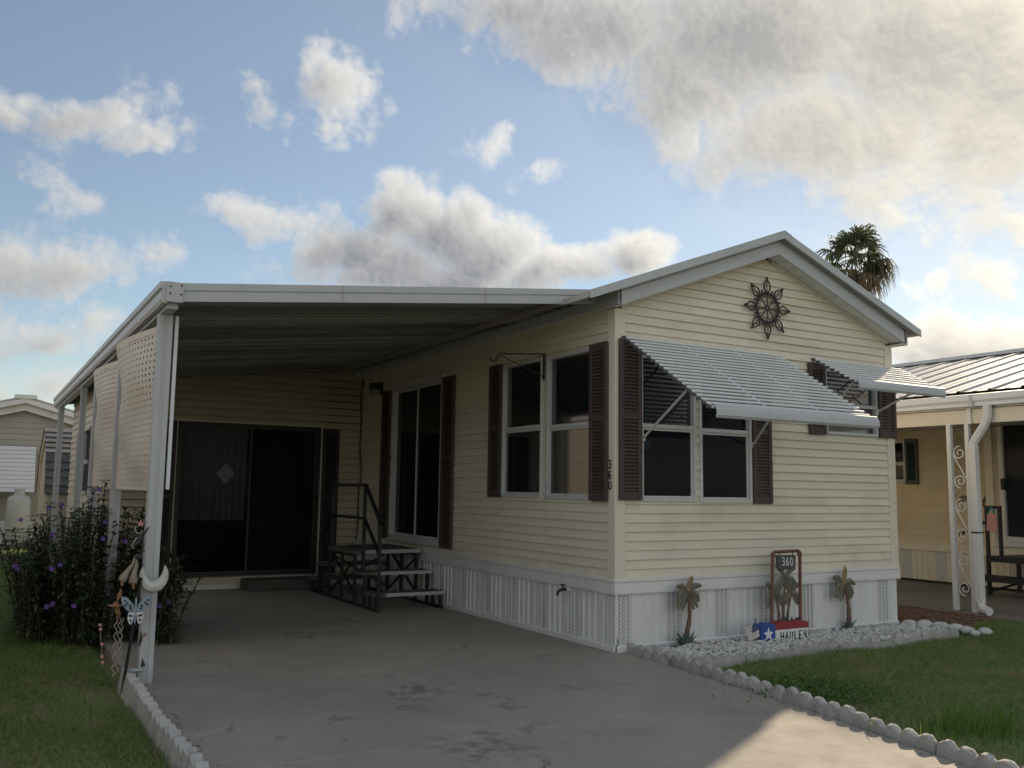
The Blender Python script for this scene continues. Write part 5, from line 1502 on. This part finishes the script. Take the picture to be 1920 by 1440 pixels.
for k in range(25):
    az_ = k * 2.39996 + random.uniform(-.3, .3); el = 1.3 - 1.75 * (k / 25)
    fan(mb, C0, (math.cos(az_) * math.cos(el), math.sin(az_) * math.cos(el), math.sin(el)), random.uniform(.75, 1.25), random.uniform(.9, 1.3), .4 + .8 * (k / 25), 24, .1)
mb.build('crown', 'palm_leaf', pm)
mb = MB()
for k in range(15):
    az_ = k * 2.39996; el = -.45 - .9 * (k / 15)
    fan(mb, C0 - Vector((0, 0, .25)), (math.cos(az_) * math.cos(el), math.sin(az_) * math.cos(el), math.sin(el)), random.uniform(.9, 1.6), random.uniform(.8, 1.15), 1.2, 20, .25)
for k in range(4):
    a = -.55 + k * .28
    fan(mb, C0, (math.cos(a) * .95, math.sin(a) * .95, .12 - .12 * k), 1.35, 1.15, 1.6, 30, .1)
mb.build('dead_skirt', 'dead_leaf', pm)

# ================================================================== flowering shrub by the carport post
sb = thing('flowering_shrub', 'dark leafy shrub with purple flowers beside the carport posts', 'shrub', (-3.9, 2.9, 0))
def add_leaf(mb, p, d, L, w, droop):
    d = Vector(d).normalized(); s = d.cross(Vector((0, 0, 1)))
    s = s.normalized() if s.length > .05 else Vector((1, 0, 0))
    a = p; pts = []
    for k in range(4):
        pts.append(a); d = (d - Vector((0, 0, droop * (k + .4) * .33))).normalized(); a = a + d * L / 3
    ws = [.25 * w, w, .75 * w, 0]
    vs = [pts[0] - s * ws[0], pts[0] + s * ws[0], pts[1] - s * ws[1], pts[1] + s * ws[1], pts[2] - s * ws[2], pts[2] + s * ws[2], pts[3]]
    mb.add(vs, [(0, 2, 3, 1), (2, 4, 5, 3), (4, 6, 5)])
stem_mb, leaf_mb, tips = MB(), MB(), []
for k in range(140):
    while True:
        x = random.uniform(-4.40, -3.15); y = random.uniform(2.15, 4.5)
        if ((x + 3.80) / .56) ** 2 + ((y - 3.1) / 1.15) ** 2 < 1 and (x < -3.72 or y < 3.4): break
    if k >= 124: x, y = random.gauss(-3.30, .09), random.gauss(2.15, .16)      # stems spilling past the post on to the slab edge
    edge = min(.7, ((x + 3.80) / .56) ** 2 + ((y - 3.1) / 1.15) ** 2)
    h = random.uniform(.9, 1.42) * (1 - .42 * edge)
    if x > -3.45: h *= .82
    lx, ly = random.uniform(-.14, .14) + (x + 3.80) * .25, random.uniform(-.14, .14)
    base = Vector((x, y, -.03)); n = 9
    pts = [base + Vector((lx * (i / n) ** 1.5, ly * (i / n) ** 1.5, h * i / n)) for i in range(n + 1)]
    stem_mb.tube(pts, [.007 - .004 * i / n for i in range(n + 1)], 4)
    tips.append(pts[-1])
    m_ = int(h / .034)
    for j in range(m_):
        f = .06 + .94 * j / m_; i = min(n - 1, int(f * n)); p = pts[i].lerp(pts[i + 1], f * n - i)
        a = j * 1.57 + random.uniform(-.35, .35)
        for s in (0, PI):
            el = random.uniform(.2, .85)
            add_leaf(leaf_mb, p, (math.cos(a + s) * math.cos(el), math.sin(a + s) * math.cos(el), math.sin(el)), random.uniform(.11, .20) * (1 - .3 * f), random.uniform(.009, .016), random.uniform(.5, 1.1))
        if random.random() < .5:          # side shoot
            for _ in range(4):
                b = random.uniform(0, 2 * PI); add_leaf(leaf_mb, p + Vector((math.cos(a) * .05, math.sin(a) * .05, .03)), (math.cos(b), math.sin(b), .5), random.uniform(.08, .16), .012, .8)
stem_mb.build('stems', 'ruellia_stem', sb); leaf_mb.build('leaves', 'ruellia_leaf', sb)
def blossom(c, r=.021):
    mb = MB(); tz = Vector((random.uniform(-.5, .5), -1, random.uniform(-.1, .6))).normalized(); s = tz.orthogonal().normalized(); u = tz.cross(s)
    c = Vector(c)
    for k in range(5):
        a = k * 2 * PI / 5; e = lambda q, rr, dd: c + (s * math.cos(q) + u * math.sin(q)) * rr + tz * dd
        mb.add([c - tz * .02, e(a - .55, r * .75, .004), e(a - .25, r * 1.1, .0), e(a + .25, r * 1.1, -.002), e(a + .55, r * .75, .004)], [(0, 1, 2), (0, 2, 3), (0, 3, 4)])
    mb.tube([c - tz * .045, c - tz * .012], [.003, .008], 5)
    mb.build('flower', 'flower', sb)
for c in [(-3.80, 2.55, 1.30), (-4.17, 2.9, 1.13), (-4.08, 2.7, 1.16), (-4.38, 3.0, 1.02), (-3.78, 2.2, .885), (-3.60, 2.2, .86), (-4.16, 2.3, .92), (-4.10, 2.15, .68), (-4.16, 2.15, .65), (-4.14, 2.1, .37), (-4.18, 2.1, .35), (-3.98, 2.1, .345),
          (-3.33, 1.95, .33), (-3.26, 1.95, .36), (-3.75, 2.4, 1.02), (-4.42, 2.4, .66), (-4.40, 2.4, .64)]: blossom(c)

# ================================================================== grass
def blades(n, sampler, h0, h1, w, lean, zf):
    P = sampler(n); n = len(P)
    a = rng.uniform(0, 2 * PI, n); h = rng.uniform(h0, h1, n); ww = rng.uniform(.6, 1.2, n) * w
    b = rng.uniform(0, 2 * PI, n); ln = np.abs(rng.normal(0, lean, n)) * h
    z = zf(P[:, 0], P[:, 1])
    c = np.stack([P[:, 0], P[:, 1], z - .004], 1)
    s = np.stack([np.cos(a) * ww, np.sin(a) * ww, np.zeros(n)], 1)
    l = np.stack([np.cos(b) * ln, np.sin(b) * ln, np.zeros(n)], 1); up = np.zeros((n, 3)); up[:, 2] = h
    V = np.stack([c - s, c + s, c + l * .4 + up * .6 - s * .75, c + l * .4 + up * .6 + s * .75, c + l + up], 1)
    base = (np.arange(n) * 5)[:, None]
    F = np.concatenate([base + np.array([[0, 1, 3]]), base + np.array([[0, 3, 2]]), base + np.array([[2, 3, 4]])], 0)
    return V.reshape(-1, 3), F
def hfun(x, y): return -.034 + .014 * np.sin(x * 2.1 + y * 1.3) + .010 * np.sin(x * 5.3 - y * 4.1 + 1)
ex = np.array([p[0] for p in EDGE])[::-1]; ey = np.array([p[1] for p in EDGE])[::-1]
def right_lawn(n):
    x = rng.uniform(-.9, 5.4, n); y = rng.uniform(-5.2, .0, n)
    k = (x > np.interp(y, ey, ex) + .10) & (y < np.where(x > 3.65, -.62 + .36 * (x - 3.7), .0) + .06 * np.sin(x * 7))
    k &= (y < np.interp(x, [0, 1.3, 2.6, 3.7, 3.9, 6], [-.86, -.76, -.69, -.70, -.2, .2]))
    x, y = x[k], y[k]
    bare = np.sin(x * 3.1 + 1) * np.sin(y * 2.7 + x) + .5 * np.sin(x * 9 + y * 6)
    dn = np.clip(x - np.interp(y, ey, ex), 0, 1)
    keep = rng.random(len(x)) < np.clip(.45 + .8 * dn + .25 * bare, .18, 1)
    return np.stack([x[keep], y[keep]], 1)
def left_near(n):
    x = rng.uniform(-5.6, -3.83, n); y = rng.uniform(-2.6, 4.5, n)
    bare = np.sin(x * 3.1 + 1.6) * np.sin(y * 2.2 + x) + .5 * np.sin(x * 9 + y * 6)
    d = np.exp(-(((x + 4.0) / .5) ** 2 + ((y - .1) / .55) ** 2))
    keep = rng.random(n) < np.clip(.85 + .3 * bare - .85 * d, .08, 1)
    return np.stack([x[keep], y[keep]], 1)
def left_far(n):
    x = rng.uniform(-8, -3.8, n); y = 4.5 + 11.5 * rng.random(n)
    return np.stack([x, y], 1)
V, F = blades(130000, right_lawn, .020, .055, .0034, 1.7, hfun)
tag(bulk('lawn_grass', V, F, 'grass_blade'), 'short grass of the lawn right of the driveway', 'grass', kind='stuff')
V, F = blades(80000, left_near, .020, .052, .0036, 1.7, hfun)
tag(bulk('lawn_grass', V, F, 'grass_blade'), 'short grass of the lawn left of the carport', 'grass', kind='stuff')
V, F = blades(60000, left_far, .03, .07, .007, .6, hfun)
tag(bulk('lawn_grass', V, F, 'grass_blade'), 'short grass of the far lawn before the grey home', 'grass', kind='stuff')
V, F = blades(2600, right_lawn, .05, .105, .0028, .6, hfun)
tag(bulk('stray_grass', V, F, 'tall_blade'), 'longer stray blades standing up in the lawn right of the driveway', 'grass', kind='stuff')
V, F = blades(1800, left_near, .05, .10, .0028, .6, hfun)
tag(bulk('stray_grass', V, F, 'tall_blade'), 'longer stray blades standing up in the lawn left of the carport', 'grass', kind='stuff')
def tuft(n): return np.stack([rng.normal(.42, .22, n), rng.normal(-2.95, .13, n)], 1)
V, F = blades(340, tuft, .08, .19, .0042, .45, hfun)
tag(bulk('grass_tuft', V, F, 'tall_blade'), 'bright tall tuft of grass near the lower right of the driveway edging', 'grass', kind='stuff')
def patch(n): return np.stack([rng.normal(.42, .22, n), rng.normal(-1.75, .22, n)], 1)
P = patch(2600); n = len(P); hh = rng.uniform(.03, .075, n) + hfun(P[:, 0], P[:, 1]); a = rng.uniform(0, 2 * PI, n); r = rng.uniform(.006, .013, n)
c = np.stack([P[:, 0], P[:, 1], hh], 1); tl = rng.normal(0, .5, (n, 2))
dx = np.stack([np.cos(a) * r, np.sin(a) * r, tl[:, 0] * r], 1); dy = np.stack([-np.sin(a) * r, np.cos(a) * r, tl[:, 1] * r], 1)
V = np.stack([c - dx, c - dy * .8, c + dx, c + dy * .8], 1).reshape(-1, 3); F = (np.arange(n) * 4)[:, None] + np.array([[0, 1, 2, 3]])
tag(bulk('clover_patch', V, F, 'clover'), 'patch of round-leaved clover on the lawn beside the edging', 'ground cover', kind='stuff')
# dry leaves and crumbs blown against the edges of the driveway
mb = MB()
for k in range(150):
    if k < 60: x, y = random.uniform(-3.6, -.4), random.uniform(-3.3, 3.5)
    elif k < 110: x, y = -3.70 + abs(random.gauss(0, .06)), random.uniform(-2.4, .4)
    else: y = random.uniform(-3.6, -.2); x = edge_x(y) - abs(random.gauss(0, .05)) - .02
    a = random.uniform(0, 6); L = random.uniform(.008, .026)
    add_leaf(mb, Vector((x, y, .004)), (math.cos(a), math.sin(a), .25), L, L * .3, .5)
tag(mb.build('leaf_litter', 'dead_leaf'), 'dry leaf crumbs scattered over the driveway', 'leaf litter', kind='stuff')

# drop the helper property used while parenting
for o in bpy.data.objects:
    if '_loc' in o.keys(): del o['_loc']
